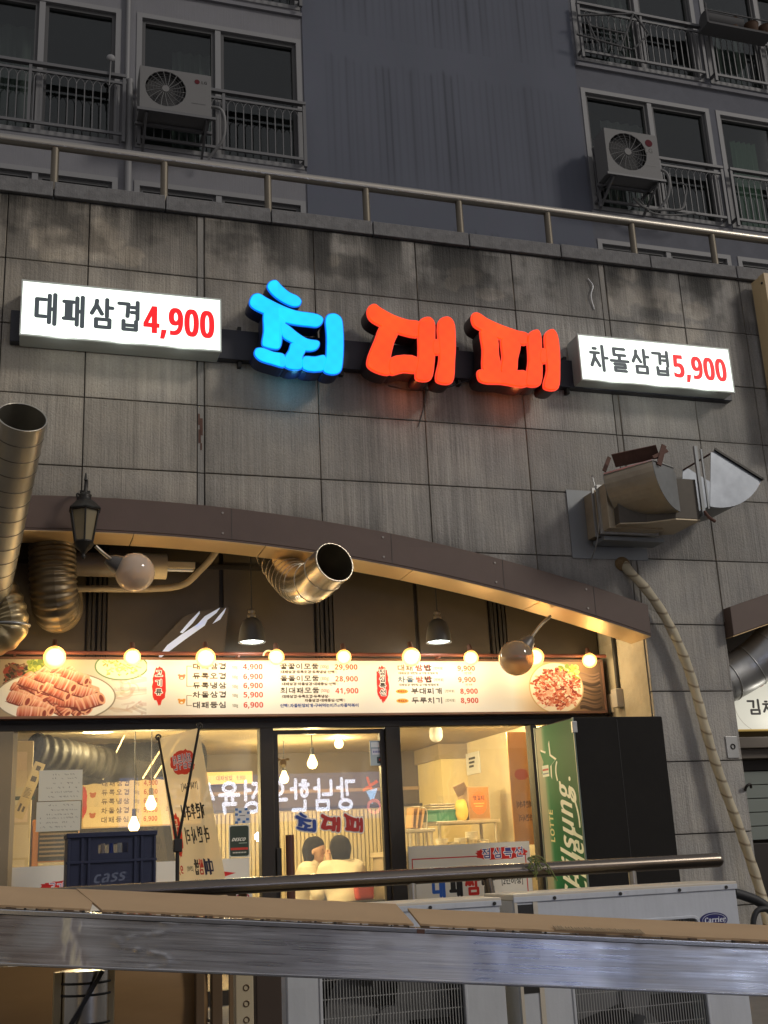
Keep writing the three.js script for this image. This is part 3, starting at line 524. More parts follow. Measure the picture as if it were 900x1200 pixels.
// menu board with print
const menuTex = (() => { const X0 = -.75, X1 = 5.235; return canvasTex(2048, 176, (g, W, H) => {
  const px = (x) => { const w = at(x, 805, -.66); return (w.x - X0) / (X1 - X0) * W; }, k = (px(400) - px(300)) / 100, py = (y) => (y - 776) / 66 * H, ky = H / 66;
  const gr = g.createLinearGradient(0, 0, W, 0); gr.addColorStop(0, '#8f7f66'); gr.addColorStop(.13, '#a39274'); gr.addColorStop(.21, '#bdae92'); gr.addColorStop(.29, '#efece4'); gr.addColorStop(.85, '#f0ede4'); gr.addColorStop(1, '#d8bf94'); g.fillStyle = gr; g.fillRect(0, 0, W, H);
  const r = rng(44);
  // cloth folds and plates printed at the left end
  g.save(); g.beginPath(); g.rect(0, 0, px(172), H); g.clip();
  for (let i = 0; i < 26; i++) { g.strokeStyle = `rgba(${120 + r() * 60},${105 + r() * 50},${80 + r() * 40},.22)`; g.lineWidth = 3 + r() * 10; g.beginPath(); const x = px(95 + r() * 75), y = py(790 + r() * 50); g.moveTo(x, y); g.bezierCurveTo(x + 40 * (r() - .5), y + 30 * r(), x + 90 * (r() - .3), y + 40 * (r() - .4), x + 120 * r(), y + 60 * (r() - .3)); g.stroke(); }
  g.fillStyle = '#4a3a2c'; for (let i = 0; i < 150; i++) { g.fillStyle = ['#5a2e22', '#2c2a1c', '#6c5038', '#8c3a2a'][Math.floor(r() * 4)]; g.beginPath(); g.ellipse(px(6 + r() * 26), py(782 + r() * 24), 7 * r() + 2, 5 * r() + 2, r() * 3, 0, 7); g.fill(); }
  for (let i = 0; i < 90; i++) { g.fillStyle = ['#7d8c34', '#a6ad4a', '#5c7230'][Math.floor(r() * 3)]; g.beginPath(); g.ellipse(px(32 + r() * 18), py(777 + r() * 14), 8 * r() + 2, 5 * r() + 2, r() * 3, 0, 7); g.fill(); }
  g.fillStyle = '#e9e4d4'; g.beginPath(); g.ellipse(px(66), py(820), k * 62, ky * 30, 0, 0, 7); g.fill(); g.strokeStyle = '#8f8470'; g.lineWidth = 4; g.stroke();
  g.fillStyle = '#d8dcc0'; g.beginPath(); g.ellipse(px(142), py(784), k * 28, ky * 16, 0, 0, 7); g.fill(); g.strokeStyle = '#6e8a5a'; g.lineWidth = 4; g.stroke();
  for (let i = 0; i < 80; i++) { g.strokeStyle = ['#e8c878', '#f0d890', '#d8a850'][Math.floor(r() * 3)]; g.lineWidth = 4; g.beginPath(); const x = px(122 + r() * 40), y = py(776 + r() * 18); g.moveTo(x, y); g.lineTo(x + 26 * (r() - .5), y + 18 * (r() - .5)); g.stroke(); }
  const roll = (x, y, a, w, h, s) => { g.save(); g.translate(px(x), py(y)); g.rotate(a); const q = g.createLinearGradient(0, -h, 0, h); q.addColorStop(0, '#dcae8c'); q.addColorStop(.35, '#cf7f60'); q.addColorStop(.65, '#b0543c'); q.addColorStop(1, '#6e2a1e'); g.fillStyle = q; g.beginPath(); g.roundRect(-w, -h, 2 * w, 2 * h, h * .6); g.fill();
    for (let i = 0; i < 9; i++) { g.fillStyle = `rgba(${236 + r() * 16},${196 + r() * 30},${168 + r() * 34},${.2 + .45 * r()})`; const a = -w + 2 * w * (i + .8 * r()) / 9; g.beginPath(); g.moveTo(a, -h * .95); g.quadraticCurveTo(a + w * .12 * (r() - .3), 0, a + w * .08 * (r() - .5), h * .8); g.lineTo(a + w * (.05 + .12 * r()), h * .8); g.quadraticCurveTo(a + w * .16, 0, a + w * (.04 + .1 * r()), -h * .95); g.fill(); }
    g.strokeStyle = 'rgba(80,24,16,.5)'; g.lineWidth = 2; g.beginPath(); g.moveTo(-w, h * .9); g.lineTo(w * .8, h * .98); g.stroke();
    g.fillStyle = '#e0a682'; g.beginPath(); g.ellipse(w * .86, 0, h * .5, h * .95, 0, 0, 7); g.fill(); g.fillStyle = '#8a3a2c'; g.beginPath(); g.ellipse(w * .88, 0, h * .27, h * .58, 0, 0, 7); g.fill(); g.restore(); };
  for (let i = 0; i < 60; i++) { const a = r() * 6.28, q = Math.sqrt(r()), y = 812 + Math.sin(a) * q * 22, x = 66 + Math.cos(a) * q * (44 - (835 - y) * .3); roll(x, y, .45 + .9 * (r() - .4), 30 + r() * 14, 15 + r() * 6, r()); }
  for (const [x, y, a] of [[36, 805, .5], [56, 800, .35], [88, 797, .3], [50, 832, .3], [22, 822, .5], [84, 826, .2], [66, 814, .35], [100, 815, .4], [76, 806, .3], [106, 826, -.5], [38, 838, .2]]) roll(x, y, a + .5 * (r() - .5), 28 + 14 * r(), 15 + 6 * r(), r());
  g.restore();
  // meat platter printed at the right end
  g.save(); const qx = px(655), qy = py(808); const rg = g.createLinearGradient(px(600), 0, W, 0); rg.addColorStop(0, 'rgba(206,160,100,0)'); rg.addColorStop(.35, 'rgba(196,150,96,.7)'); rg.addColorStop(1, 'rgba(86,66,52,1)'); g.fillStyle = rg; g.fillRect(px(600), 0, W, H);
  for (let i = 0; i < 22; i++) { g.strokeStyle = r() > .5 ? 'rgba(140,112,92,.6)' : 'rgba(48,36,30,.6)'; g.lineWidth = 4 + r() * 6; g.beginPath(); const y = py(790 + r() * 52); g.moveTo(px(678), y); g.bezierCurveTo(px(686), y - 12, px(692), y + 22, px(704), y + 20 * (r() - .5)); g.stroke(); }
  g.fillStyle = '#f3e6cc'; g.beginPath(); g.ellipse(qx - 8, qy + 8, k * 36, ky * 34, 0, 0, 7); g.fill(); g.strokeStyle = '#c9a878'; g.lineWidth = 4; g.stroke();
  for (let i = 0; i < 60; i++) { g.fillStyle = ['#b8c048', '#dcd878', '#7f9a38'][Math.floor(r() * 3)]; g.beginPath(); g.ellipse(px(658 + r() * 22), py(779 + r() * 16 + 3), 10 * r() + 2, 7 * r() + 3, r() * 3, 0, 7); g.fill(); }
  for (let i = 0; i < 420; i++) { const a = r() * 6.28, q = Math.sqrt(r()), x = qx - 8 + Math.cos(a) * q * k * 30, y = qy + 10 + Math.sin(a) * q * ky * 26; g.strokeStyle = ['#d98468', '#b8442a', '#e6b094', '#c4603e', '#8a2c1c', '#efc8b0'][Math.floor(r() * 6)]; g.lineWidth = 3 + r() * 6; g.beginPath(); g.moveTo(x, y); g.quadraticCurveTo(x + 22 * (r() - .5), y + 16 * (r() - .5), x + 34 * (r() - .5), y + 24 * (r() - .5)); g.stroke(); }
  g.restore();
  // lettering
  const T = (s, x, y, w, h, o = {}) => text(g, s, px(x), py(y), w * k, h * ky, { weight: h * ky * .15, adv: w * k * 1.16, ...o });
  const V2 = (s, x, y) => { brush(g, px(x - 8), py(y - 3), 16 * k, 50 * ky, '#d8261c', x); g.save(); [...s].forEach((c, i) => { const w = 7 * k, h = 7.2 * ky, X = px(x - 3.6), Y = py(y + 3 + i * (s.length > 3 ? 8.6 : 11)); g.lineJoin = g.lineCap = 'round'; g.strokeStyle = '#fff'; g.lineWidth = 7; hangul(g, c, X, Y, w, h); g.strokeStyle = '#231c18'; g.lineWidth = 2.6; hangul(g, c, X, Y, w, h); }); g.restore(); };
  V2('고기류', 186, 786); V2('점심특선', 449, 784);
  const dark = '#2b2420', red = '#c1301f', rows = [['대패삼겹', '4,900', 780], ['듀록오겹', '6,900', 792], ['듀록냉삼', '6,900', 803.5], ['차돌삼겹', '5,900', 814.5], ['대패등심', '6,900', 827]];
  for (const [a, b, y] of rows) { T(a, 226, y, 8.3, 7, { color: dark }); T('100g', 272, y + 2.4, 2, 4, { color: '#776', squeeze: .55 }); T(b, 285, y, 5, 7, { color: red, squeeze: .95 }); }
  g.strokeStyle = '#8a7a60'; g.lineWidth = 2; for (const [a, b] of [[783.5, 808], [819, 831]]) { g.beginPath(); g.moveTo(px(225), py(a)); g.lineTo(px(219), py(a)); g.lineTo(px(219), py(b)); g.lineTo(px(225), py(b)); g.stroke(); }
  for (const [y, c] of [[797, '#d97a5c'], [826.5, '#d99438']]) { g.fillStyle = c; g.beginPath(); g.ellipse(px(213), py(y), 9, 8, 0, 0, 7); g.ellipse(px(210), py(y - 2.5), 4, 3, 0, 0, 7); g.ellipse(px(216), py(y - 2.5), 4, 3, 0, 0, 7); g.fill(); g.fillStyle = '#fff2dc'; g.beginPath(); g.ellipse(px(213), py(y + 1), 4, 3, 0, 0, 7); g.fill(); }
  for (const [a, b, c, y] of [['꿀꿀이모둠', '(300g)', '29,900', 780], ['돌돌이모둠', '(300g)', '28,900', 795], ['최대패모둠', '(500g)', '41,900', 810]]) { T(a, 329, y, 8, 6.6, { color: dark }); T(b, 376, y + 1, 3, 4.4, { color: red, squeeze: .6, bold: '' }); T(c, 393, y, 5, 7, { color: red, squeeze: .95 }); }
  for (const [s, x, y] of [['(대패삼겹+듀록오겹+듀록냉삼+선택1)', 329, 788.5], ['(대패삼겹+차돌삼겹+대패등심+선택1)', 330, 803.5], ['(대패삼겹+듀록오겹+듀록냉삼+', 330, 819], ['차돌삼겹+대패등심+선택1)', 357, 824]]) T(s, x, y, 3.9, 3.4, { color: '#443c34', weight: 1.7, adv: 4.2 * k, squeeze: .6, bold: '' });
  T('선택1.차돌된장찌개+구워먹는치즈or차돌떡볶이', 328, 830, 4.1, 4, { color: '#3a4a86', weight: 1.9, adv: 4.5 * k, squeeze: .55 });
  for (const [a, b, y] of [['대패', '쌈밥', 781], ['차돌', '쌈밥', 796]]) { T(a, 467, y, 9, 7.4, { color: y < 790 ? '#5a4a3a' : '#35506a' }); T(b, 488, y, 9, 7.4, { color: red }); T('밥', 498.5, y, 9, 7.4, { color: dark }); T('(2인이상)', 509, y + 2.4, 2.8, 3.4, { color: '#776', weight: 1.3, squeeze: .5, bold: '' }); T('9,900', 537.5, y, 5, 7.4, { color: red, squeeze: .9 }); T('대패삼겹+계란찜+공기밥+된장찌개', 468, y + 9.2, 3.1, 2.8, { color: '#554', weight: 1.2, adv: 3.3 * k, squeeze: .5, bold: '' }); T('(1인기준)', 545, y + 9.2, 2.4, 2.8, { color: '#a76', weight: 1.1, squeeze: .5, bold: '' }); }
  for (const [a, y] of [['부대찌개', 811], ['두루치기', 823]]) { g.fillStyle = '#e2b23a'; g.beginPath(); g.ellipse(px(471), py(y + 4), k * 7.5, ky * 2.8, 0, 0, 7); g.fill(); T('특제요리', 466, y + 2.6, 2.4, 2.8, { color: '#a5341c', weight: 1.2 }); T(a, 482, y, 8.6, 7.2, { color: dark }); T('(2인이상)', 521, y + 2, 2.8, 3.4, { color: '#776', weight: 1.3, squeeze: .5, bold: '' }); T('8,900', 539, y, 5, 7.4, { color: red, squeeze: .9 }); }
}); })();
{
  const t = thing('menu_board', 'long white menu board with meat platters and prices above the shop window', 'menu board', V(0, 0, 0));
  part('panel', bx(-1.2, 5.24, 2.70, 3.17, -.76, -.668, .004), M('board_core', [.3, .22, .15], .6), t);
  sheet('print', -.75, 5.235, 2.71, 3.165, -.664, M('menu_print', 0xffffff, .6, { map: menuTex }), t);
  part('frame', [bx(-1.2, 5.245, 3.166, 3.186, -.76, -.655), bx(-1.2, 5.245, 2.69, 2.708, -.76, -.655), bx(5.236, 5.256, 2.69, 3.186, -.76, -.655)], M('board_frame', [.16, .08, .05], .5), t);
}
// string of bulbs along the menu board
{
  const P = thing('lamp_pipe', 'thin red brown conduit along the top edge of the menu board', 'conduit', V(0, 0, 0)); part('pipe', rod(V(-1.2, 3.205, -.58), V(5.25, 3.205, -.58), .016, .016, 8), M('lamp_pipe', [.16, .05, .03], .5), P); for (const x of [0, 1.8, 3.6, 5.1]) part('bracket', bx(x - .01, x + .01, 3.18, 3.2, -.68, -.57), P.children[0].material, P);
  for (const [px, py] of [[18 + 180, 769], [324, 770], [412, 770]].slice(1)) { const q = at(px - 9, py, -.56); part('clip', new THREE.TorusGeometry(.045, .008, 6, 14, Math.PI).translate(q.x, q.y + .01, q.z), M('clip', [.6, .5, .3], .4), P); }
  const glow = M('bulb_glow', [.8, .7, .4], .4, { emissive: C(9, 6.2, 2.6) }), shell = M('bulb_shell', [1, .82, .5], .0, { transmission: .62, thickness: 0, emissive: C(1.9, 1.05, .26) }), sock = M('bulb_socket', [.10, .045, .03], .5);
  const where = ['at the left end of the menu board above the meat rolls', 'above the blank cloth part of the menu, second from the left', 'above the first column of meat prices', 'between the two columns of meat prices', 'above the 29,900 price', 'above the lunch column beside its red brush mark', 'above the 9,900 price of the lunch column', 'half behind the hanging globe at the right', 'at the right end of the menu board above the salad leaves'];
  [[64, 769, .088], [155, 769, .068], [241, 770, .082], [324, 769, .066], [403, 769, .064], [482, 769, .082], [552, 770, .066], [627, 769, .082], [691, 773, .066]].forEach(([px, py, r], i) => {
    const c = at(px, py + 1, -.50), t = thing('string_bulb', 'glowing warm globe bulb ' + where[i], 'light bulb', c, 'bulbs along the menu board');
    const gl = part('globe', new THREE.SphereGeometry(r, 28, 20), shell, t); part('core', new THREE.SphereGeometry(r * .78, 24, 18), glow, gl);
    part('socket', [rod(V(0, r * .92, -.0), V(0, r + .05, -.03), .022, .02, 10), rod(V(0, r + .05, -.03), V(0, .04, -.08), .009, .009, 8)], sock, t);
    lamp(C(1, .79, .47), .60, V(0, 0, 0), 3, t);
  });
}
// two bell pendant lamps
{
  const mk = (px, py0, label) => {
    const c = at(px, 733, -.42), top = V(c.x, 4.5, c.z), t = thing('pendant_lamp', label, 'pendant lamp', V(c.x, 0, c.z), 'bell pendant lamps');
    const yb = at(px, py0, -.42).y, shade = [[.115, 0], [.112, .015], [.108, .06], [.098, .12], [.078, .175], [.048, .205], [.026, .212]];
    part('shade', lathe([...shade, [.022, .206], [.044, .197], [.072, .167], [.092, .115], [.102, .06], [.107, .012], [.115, 0]].map(([r, y]) => [r, y + yb]), 32), M('pendant_shade', [.075, .07, .062], .42, { metalness: .4 }), t);
    part('cap', [lathe([[.001, .285], [.026, .28], [.03, .26], [.02, .245], [.036, .235], [.036, .208], [.02, .205]].map(([r, y]) => [r, y + yb]), 20)], M('pendant_cap', [.25, .21, .15], .35, { metalness: .7 }), t);
    part('cord', rod(V(0, yb + .28, 0), V(0, 4.5, 0), .006, .006, 6), rubber, t);
    part('bulb', lathe([[0, .004], [.09, .006], [.1, .012], [.07, .06], [.03, .12], [0, .13]].map(([r, y]) => [r, y + yb]), 20), M('pendant_bulb', [.8, .85, .8], .4, { emissive: C(1.9, 2.1, 2.0) }), t);
    lamp(C(.92, 1, .95), .22, V(0, yb - .03, 0), 2, t);
  };
  mk(295, 753, 'grey bell pendant lamp hanging left, over the meat prices'); mk(513, 753, 'grey bell pendant lamp hanging over the lunch column of the menu');
}
// unlit globe lamps on arms
{
  const opalA = M('opal_glass', [.78, .64, .50], .1, { transmission: .45, thickness: 0 }), opalB = M('smoked_glass', [.56, .43, .29], .08, { transmission: .6, thickness: 0 }), arm = M('lamp_arm', [.32, .28, .22], .35, { metalness: .7 });
  const mk = (px, py, rpx, z, armPts, label, opal) => { const c = at(px, py, z), r = rpx / FOCAL * (9 - z) * .97, t = thing('globe_lamp', label, 'globe lamp', V(0, 0, 0));
    part('globe', new THREE.SphereGeometry(r, 36, 24).translate(c.x, c.y, c.z), opal, t); const a = armPts.map(([x, y, zz]) => at(x, y, zz)); part('arm', tube(a, .014, 24, 8), arm, t);
    const e = a[a.length - 1], d = c.clone().sub(e).normalize(); part('holder', [rod(c.clone().addScaledVector(d, -r - .05), c.clone().addScaledVector(d, -r * .72), .055, .085, 20), rod(c.clone().addScaledVector(d, -r - .09), c.clone().addScaledVector(d, -r - .05), .03, .05, 14)], M('lamp_holder', [.11, .10, .09], .4, { metalness: .4 }), t); };
  mk(158, 671, 24, .12, [[112, 640, .2], [122, 649, .18], [134, 658, .14], [141, 663, .12]], 'unlit opal globe lamp on a slanted arm beside the lantern', opalA);
  mk(605, 771, 23.5, .0, [[645, 722, -.05], [634, 732, -.03], [624, 745, -.01], [616, 756, 0]], 'unlit opal globe lamp hanging low in front of the menu board at the right', opalB);
}
// wall lantern
{
  const c = at(99, 612, .34), t = thing('wall_lantern', 'old black four sided lantern with clouded panes in front of the brown band', 'lantern', V(c.x, c.y, c.z));
  const H = (a, b) => b; const r0 = .115, r1 = .07, yt = .085, yb = -.165, N = 6, corner = (i, r, y) => V(Math.cos((i + .5) / N * 6.2832) * r, y, Math.sin((i + .5) / N * 6.2832) * r);
  const pane = M('lantern_pane', [.46, .38, .22], .35, { transmission: .55, thickness: 0 });
  for (let i = 0; i < N; i++) { const a = corner(i, r0 - .008, yt), b = corner(i + 1, r0 - .008, yt), d = corner(i, r1 - .006, yb), e = corner(i + 1, r1 - .006, yb), g = new THREE.BufferGeometry(); g.setAttribute('position', new THREE.Float32BufferAttribute([a, d, b, b, d, e].flatMap((p) => p.toArray()), 3)); g.setAttribute('uv', new THREE.Float32BufferAttribute(new Array(12).fill(0), 2)); g.computeVertexNormals(); part('pane', g, pane, t); }
  part('frame', [...Array.from({ length: N }, (_, i) => rod(corner(i, r0, yt), corner(i, r1, yb), .008, .008, 6)), lathe([[.06, -.175], [.078, -.165], [.078, -.15], [.066, -.15], [.06, -.175]], 6), lathe([[.10, .08], [.125, .082], [.125, .1], [.10, .1]], 6)], blackIron, t);
  part('roof', lathe([[.132, .095], [.128, .105], [.08, .155], [.05, .175], [.045, .2], [.055, .21], [.03, .235], [0, .24]], 6), blackIron, t);
  part('base', lathe([[0, -.29], [.012, -.28], [.018, -.262], [.008, -.25], [.02, -.24], [.03, -.225], [.055, -.205], [.078, -.17]], 12), blackIron, t);
  part('bracket', [tube([V(0, .23, 0), V(.005, .30, -.02), V(.01, .36, -.08), V(.01, .33, -.17), V(.01, .2, -.2)], .014, 24, 8), tube([V(-.02, .2, 0), V(-.06, .23, -.01), V(-.05, .17, -.01)], .008, 12, 6), bx(-.03, .05, .06, .32, -.228, -.2, .006), rod(V(.0, .34, -.02), V(.002, .40, -.03), .012, .006, 8)], blackIron, t);
  part('candle', rod(V(0, -.14, 0), V(0, .0, 0), .014, .014, 10), M('candle', [.6, .55, .4], .6), t);
}

// ------------------------------------------------------------------ ducts
{ // large spiral pipe at the left edge
  const t = thing('vent_pipe', 'big galvanised spiral pipe leaning out at the left edge with its mouth upwards', 'duct', V(0, 0, 0));
  const top = at(26, 489, 1.15), dir = V(.12, .56, .82).normalize(), bot = top.clone().addScaledVector(dir, -2.1), r = .168, c = new THREE.LineCurve3(bot, top);
  part('tube', [new THREE.TubeGeometry(c, 1, r, 40, false), new THREE.TubeGeometry(c, 1, r - .006, 40, false)], M('old_galvanised', 0xffffff, .36, { map: dirtTex([.46, .43, .36], .3, 242), metalness: .9 }), t);
  for (let i = 1; i < 14; i++) part('seam', ringAt(c, 1 - i * .065, r, .0045), M('seam_dark', [.12, .105, .08], .5, { metalness: .7 }), t);
  part('rim', ringAt(c, 1, r - .003, .006), mats.old_galvanised, t);
}
{ const t = thing('flexible_duct', 'brass coloured ribbed duct bending at the left edge above the first bulb', 'duct', V(0, 0, 0));
  const p = [at(-60, 600, -.35), at(-22, 660, -.3), at(8, 705, -.25), at(12, 738, -.25), at(-14, 752, -.3), at(-70, 745, -.5)], c = curve(p); part('hose', ringed(c, .125, 220, 20, .045, 24), brass, t);
  part('collar', [ringAt(c, .62, .132, .012)], galv, t); }
{ const t = thing('flexible_duct', 'dark ribbed flexible duct hanging down beside the lantern', 'duct', V(0, 0, 0));
  const p = [at(60, 580, -.35), at(61, 640, -.35), at(63, 690, -.36), at(66, 712, -.46), at(70, 712, -.72), at(70, 700, -.86)]; part('hose', ringed(p, .182, 300, 28, .035, 33), M('dark_hose', [.15, .115, .07], .42, { metalness: .7 }), t); }
{ const t = thing('elbow_vent', 'shiny galvanised elbow pipe poking out under the middle of the brown band', 'duct', V(0, 0, 0));
  const c = curve([at(318, 640, -.62), at(334, 668, -.32), at(352, 684, -.02), at(370, 680, .22), at(383, 667, .40), at(392, 659, .52)]);
  part('tube', [new THREE.TubeGeometry(c, 60, .166, 36, false), new THREE.TubeGeometry(c, 60, .158, 36, false)], M('bright_galvanised', [.56, .50, .39], .27, { metalness: .95 }), t);
  for (const k of [.1, .22, .30, .36, .42, .48, .54, .60, .72, .86]) part('seam', ringAt(c, k, .166, .005), mats.bright_galvanised, t);
  part('rim', ringAt(c, 1, .163, .008), mats.bright_galvanised, t);
  part('transition', lathe([[.10, -.55], [.166, 0]], 28).applyQuaternion(new THREE.Quaternion().setFromUnitVectors(V(0, 1, 0), c.getTangentAt(0))).translate(...c.getPointAt(0).toArray()), galv, t); }
{ const t = thing('conduit', 'horizontal pipes under the recess ceiling behind the globe lamp', 'pipe', V(0, 0, 0)); const q = at(90, 661, -.55), e = at(192, 661, -.55);
  part('pipe', rod(V(q.x - .3, q.y, -.55), V(e.x - .25, q.y, -.55), .10, .10, 20), M('old_pipe', [.13, .10, .07], .5), t); part('sleeve', rod(V(e.x - .26, q.y, -.55), V(e.x + .02, q.y, -.55), .108, .108, 20), M('sleeve', [.55, .44, .26], .5), t); }
{ const t = thing('conduit', 'long bent pipe curving up to the recess ceiling between lantern and first pendant', 'pipe', V(0, 0, 0)); part('pipe', tube([at(85, 690, -.7), at(120, 690, -.7), at(180, 690, -.7), at(215, 685, -.68), at(235, 668, -.6), at(252, 648, -.5), at(262, 628, -.45)], .028, 60, 10), M('bent_pipe', [.30, .23, .14], .5), t); }
{ const t = thing('ceiling_light', 'unlit fluorescent batten beside the globe lamp under the recess ceiling', 'light fitting', V(0, 0, 0)); const a = at(178, 661, -.6), b = at(229, 661, -.6); part('tray', bx(a.x, b.x, a.y - .03, a.y + .03, -.72, -.60, .006), M('batten', [.62, .50, .30], .5), t); part('tube', rod(V(a.x + .02, a.y - .04, -.62), V(b.x - .02, a.y - .04, -.62), .014, .014, 10), whitePaint, t); }
{ // acrylic sheet with painted pale reflections of a sign above the menu board
  const t = thing('acrylic_sheet', 'tilted dark acrylic sheet with painted pale blue reflections above the blank part of the menu', 'sign', V(0, 0, 0)); const z = -.70, P = (x, y) => { const w = at(x, y, z); return [w.x, w.y]; };
  part('sheet', poly([[172, 768], [216, 722], [236, 716], [268, 711], [262, 768]].map(([x, y]) => P(x, y)), .006).translate(0, 0, z - .01), M('acrylic', [.06, .045, .03], .1), t);
  const mirrorStreak = M('painted_reflection', [.50, .56, .72], .5, { emissive: C(.16, .19, .27) });
  for (const s of [[[186, 769], [196, 756], [212, 744], [232, 731], [243, 727], [240, 733], [216, 750], [200, 762], [188, 771]], [[211, 741], [222, 728], [234, 716], [234, 719], [226, 730], [214, 742]], [[228, 735], [240, 722], [258, 712], [254, 718], [240, 729]], [[249, 731], [256, 722], [265, 712], [263, 718], [258, 726]]]) part('stroke', poly(s.map(([x, y]) => P(x, y)), .003).translate(0, 0, z - .003), mirrorStreak, t); }
{ // rectangular kitchen duct on the wall to the right
  const t = thing('wall_duct', 'galvanised rectangular duct with two elbows sticking out of the wall at the right', 'duct', V(0, 0, 0));
  part('flange', bx(4.70, 5.46, 3.98, 4.62, .004, .012), M('flange', [.22, .23, .235], .5, { metalness: .5 }), t);
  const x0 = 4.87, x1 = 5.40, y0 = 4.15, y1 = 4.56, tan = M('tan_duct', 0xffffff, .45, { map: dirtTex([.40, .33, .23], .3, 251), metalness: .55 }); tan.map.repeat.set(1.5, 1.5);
  part('duct', [bx(x0, x1, y0, y1, .012, .22, .004), bx(x0 + .012, x1 - .012, y0 + .012, y1 - .012, .22, .26), bx(x0, x1, y0, y1, .26, .42, .004)], tan, t);
  for (const z of [.19, .28]) part('joint_frame', [bx(x0 - .02, x1 + .02, y0 - .02, y0, z, z + .025), bx(x0 - .02, x1 + .02, y1, y1 + .02, z, z + .025), bx(x0 - .02, x0, y0, y1, z, z + .025), bx(x1, x1 + .02, y0, y1, z, z + .025)], galv, t);
  part('hanger_wire', [tube([V(4.9, 4.58, .2), V(4.86, 4.7, .22), V(4.88, 4.4, .26), V(4.86, 4.1, .2), V(4.87, 3.95, .02)], .006, 24, 5)], galv, t);
  part('support', bx(4.9, 5.5, 4.09, 4.125, .05, .25), mats.flange, t);
  // cross box and swept transition: shaded sides and lit underside set by colour
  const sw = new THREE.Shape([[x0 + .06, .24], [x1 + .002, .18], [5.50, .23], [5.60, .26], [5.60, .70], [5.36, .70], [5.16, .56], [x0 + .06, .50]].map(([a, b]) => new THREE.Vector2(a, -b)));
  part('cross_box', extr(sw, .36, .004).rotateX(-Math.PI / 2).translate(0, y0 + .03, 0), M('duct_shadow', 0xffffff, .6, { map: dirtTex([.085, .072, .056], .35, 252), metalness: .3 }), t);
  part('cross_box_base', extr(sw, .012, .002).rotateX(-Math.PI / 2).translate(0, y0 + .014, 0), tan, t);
  // front elbow turning upwards: cheeks plus curved sheets
  const elbow = (R0, R1, a0, a1, w, mat, inner) => { const n = 14, cheek = new THREE.Shape(); for (let i = 0; i <= n; i++) { const a = a0 + (a1 - a0) * i / n; cheek[i ? 'lineTo' : 'moveTo'](Math.cos(a) * R1, Math.sin(a) * R1); } for (let i = n; i >= 0; i--) { const a = a0 + (a1 - a0) * i / n; cheek.lineTo(Math.cos(a) * R0, Math.sin(a) * R0); }
    const sheetOf = (Ra, Rb) => { const s = new THREE.Shape(); for (let i = 0; i <= n; i++) { const a = a0 + (a1 - a0) * i / n; s[i ? 'lineTo' : 'moveTo'](Math.cos(a) * Rb, Math.sin(a) * Rb); } for (let i = n; i >= 0; i--) { const a = a0 + (a1 - a0) * i / n; s.lineTo(Math.cos(a) * Ra, Math.sin(a) * Ra); } return s; };
    return { cheek: [extr(cheek, .006).translate(0, 0, -w / 2 - .006), extr(cheek, .006).translate(0, 0, w / 2)], outer: extr(sheetOf(R1 - .008, R1), w).translate(0, 0, -w / 2), inner: extr(sheetOf(R0, R0 + .008), w).translate(0, 0, -w / 2) }; };
  { const g = new THREE.Group(); g.name = 'front_elbow'; const e = elbow(.04, .385, -Math.PI / 2, -.02, .48), rot = (q) => q.rotateY(Math.PI + .52).translate(5.27, 4.61, .52);
    part('front_elbow', [rot(e.outer)], M('elbow_sheet', 0xffffff, .42, { map: dirtTex([.34, .30, .23], .35, 253), metalness: .5 }), t); const ck1 = M('cheek_dark', 0xffffff, .42, { map: dirtTex([.22, .225, .22], .35, 255), metalness: .6 }); e.cheek.forEach((q) => part('elbow_cheek', rot(q), ck1, t)); part('elbow_inner', rot(e.inner), rust, t);
    part('rust_flap', [bar(at(719, 540, .52), at(771, 529, .80), .13, .012), bar(at(772, 545, .90), at(778, 522, .84), .045, .014), bar(at(765, 536, .88), at(782, 528, .84), .03, .012), bar(at(708, 552, .5), at(714, 536, .44), .035, .012)], rust, t);
    part('rim_bead', [bar(V(4.82, 4.605, .51), V(5.06, 4.605, .925), .018, .018), bar(V(5.06, 4.605, .925), V(5.36, 4.615, .75), .016, .016)], galv, t); }
  { const e = elbow(.04, .55, -Math.PI / 2 - .16, -.50, .46), rot = (q) => q.translate(5.80, 4.84, .47);
    part('side_elbow', rot(e.outer), mats.flange, t); const ck = M('cheek_sheet', 0xffffff, .33, { map: dirtTex([.27, .29, .32], .35, 254), metalness: .8 }); e.cheek.forEach((q) => part('elbow_cheek', rot(q), ck, t)); part('elbow_inner', rot(e.inner), rust, t);
    part('joint_frame', [bx(5.61, 5.64, 4.22, 4.84, .71, .735), bx(5.61, 5.64, 4.22, 4.84, .21, .235), bx(5.61, 5.64, 4.20, 4.225, .21, .735), bx(5.68, 5.695, 4.27, 4.82, .708, .722)], mats.flange, t);
    part('bent_lug', tube([V(5.63, 4.24, .73), V(5.65, 4.17, .77), V(5.70, 4.14, .77)], .014, 10, 6), rust, t);
    part('rim_bead', [bar(V(5.83, 4.83, .715), V(6.285, 4.575, .715), .02, .02), bar(V(6.285, 4.575, .73), V(6.285, 4.575, .23), .02, .02)], blackIron, t); }
}
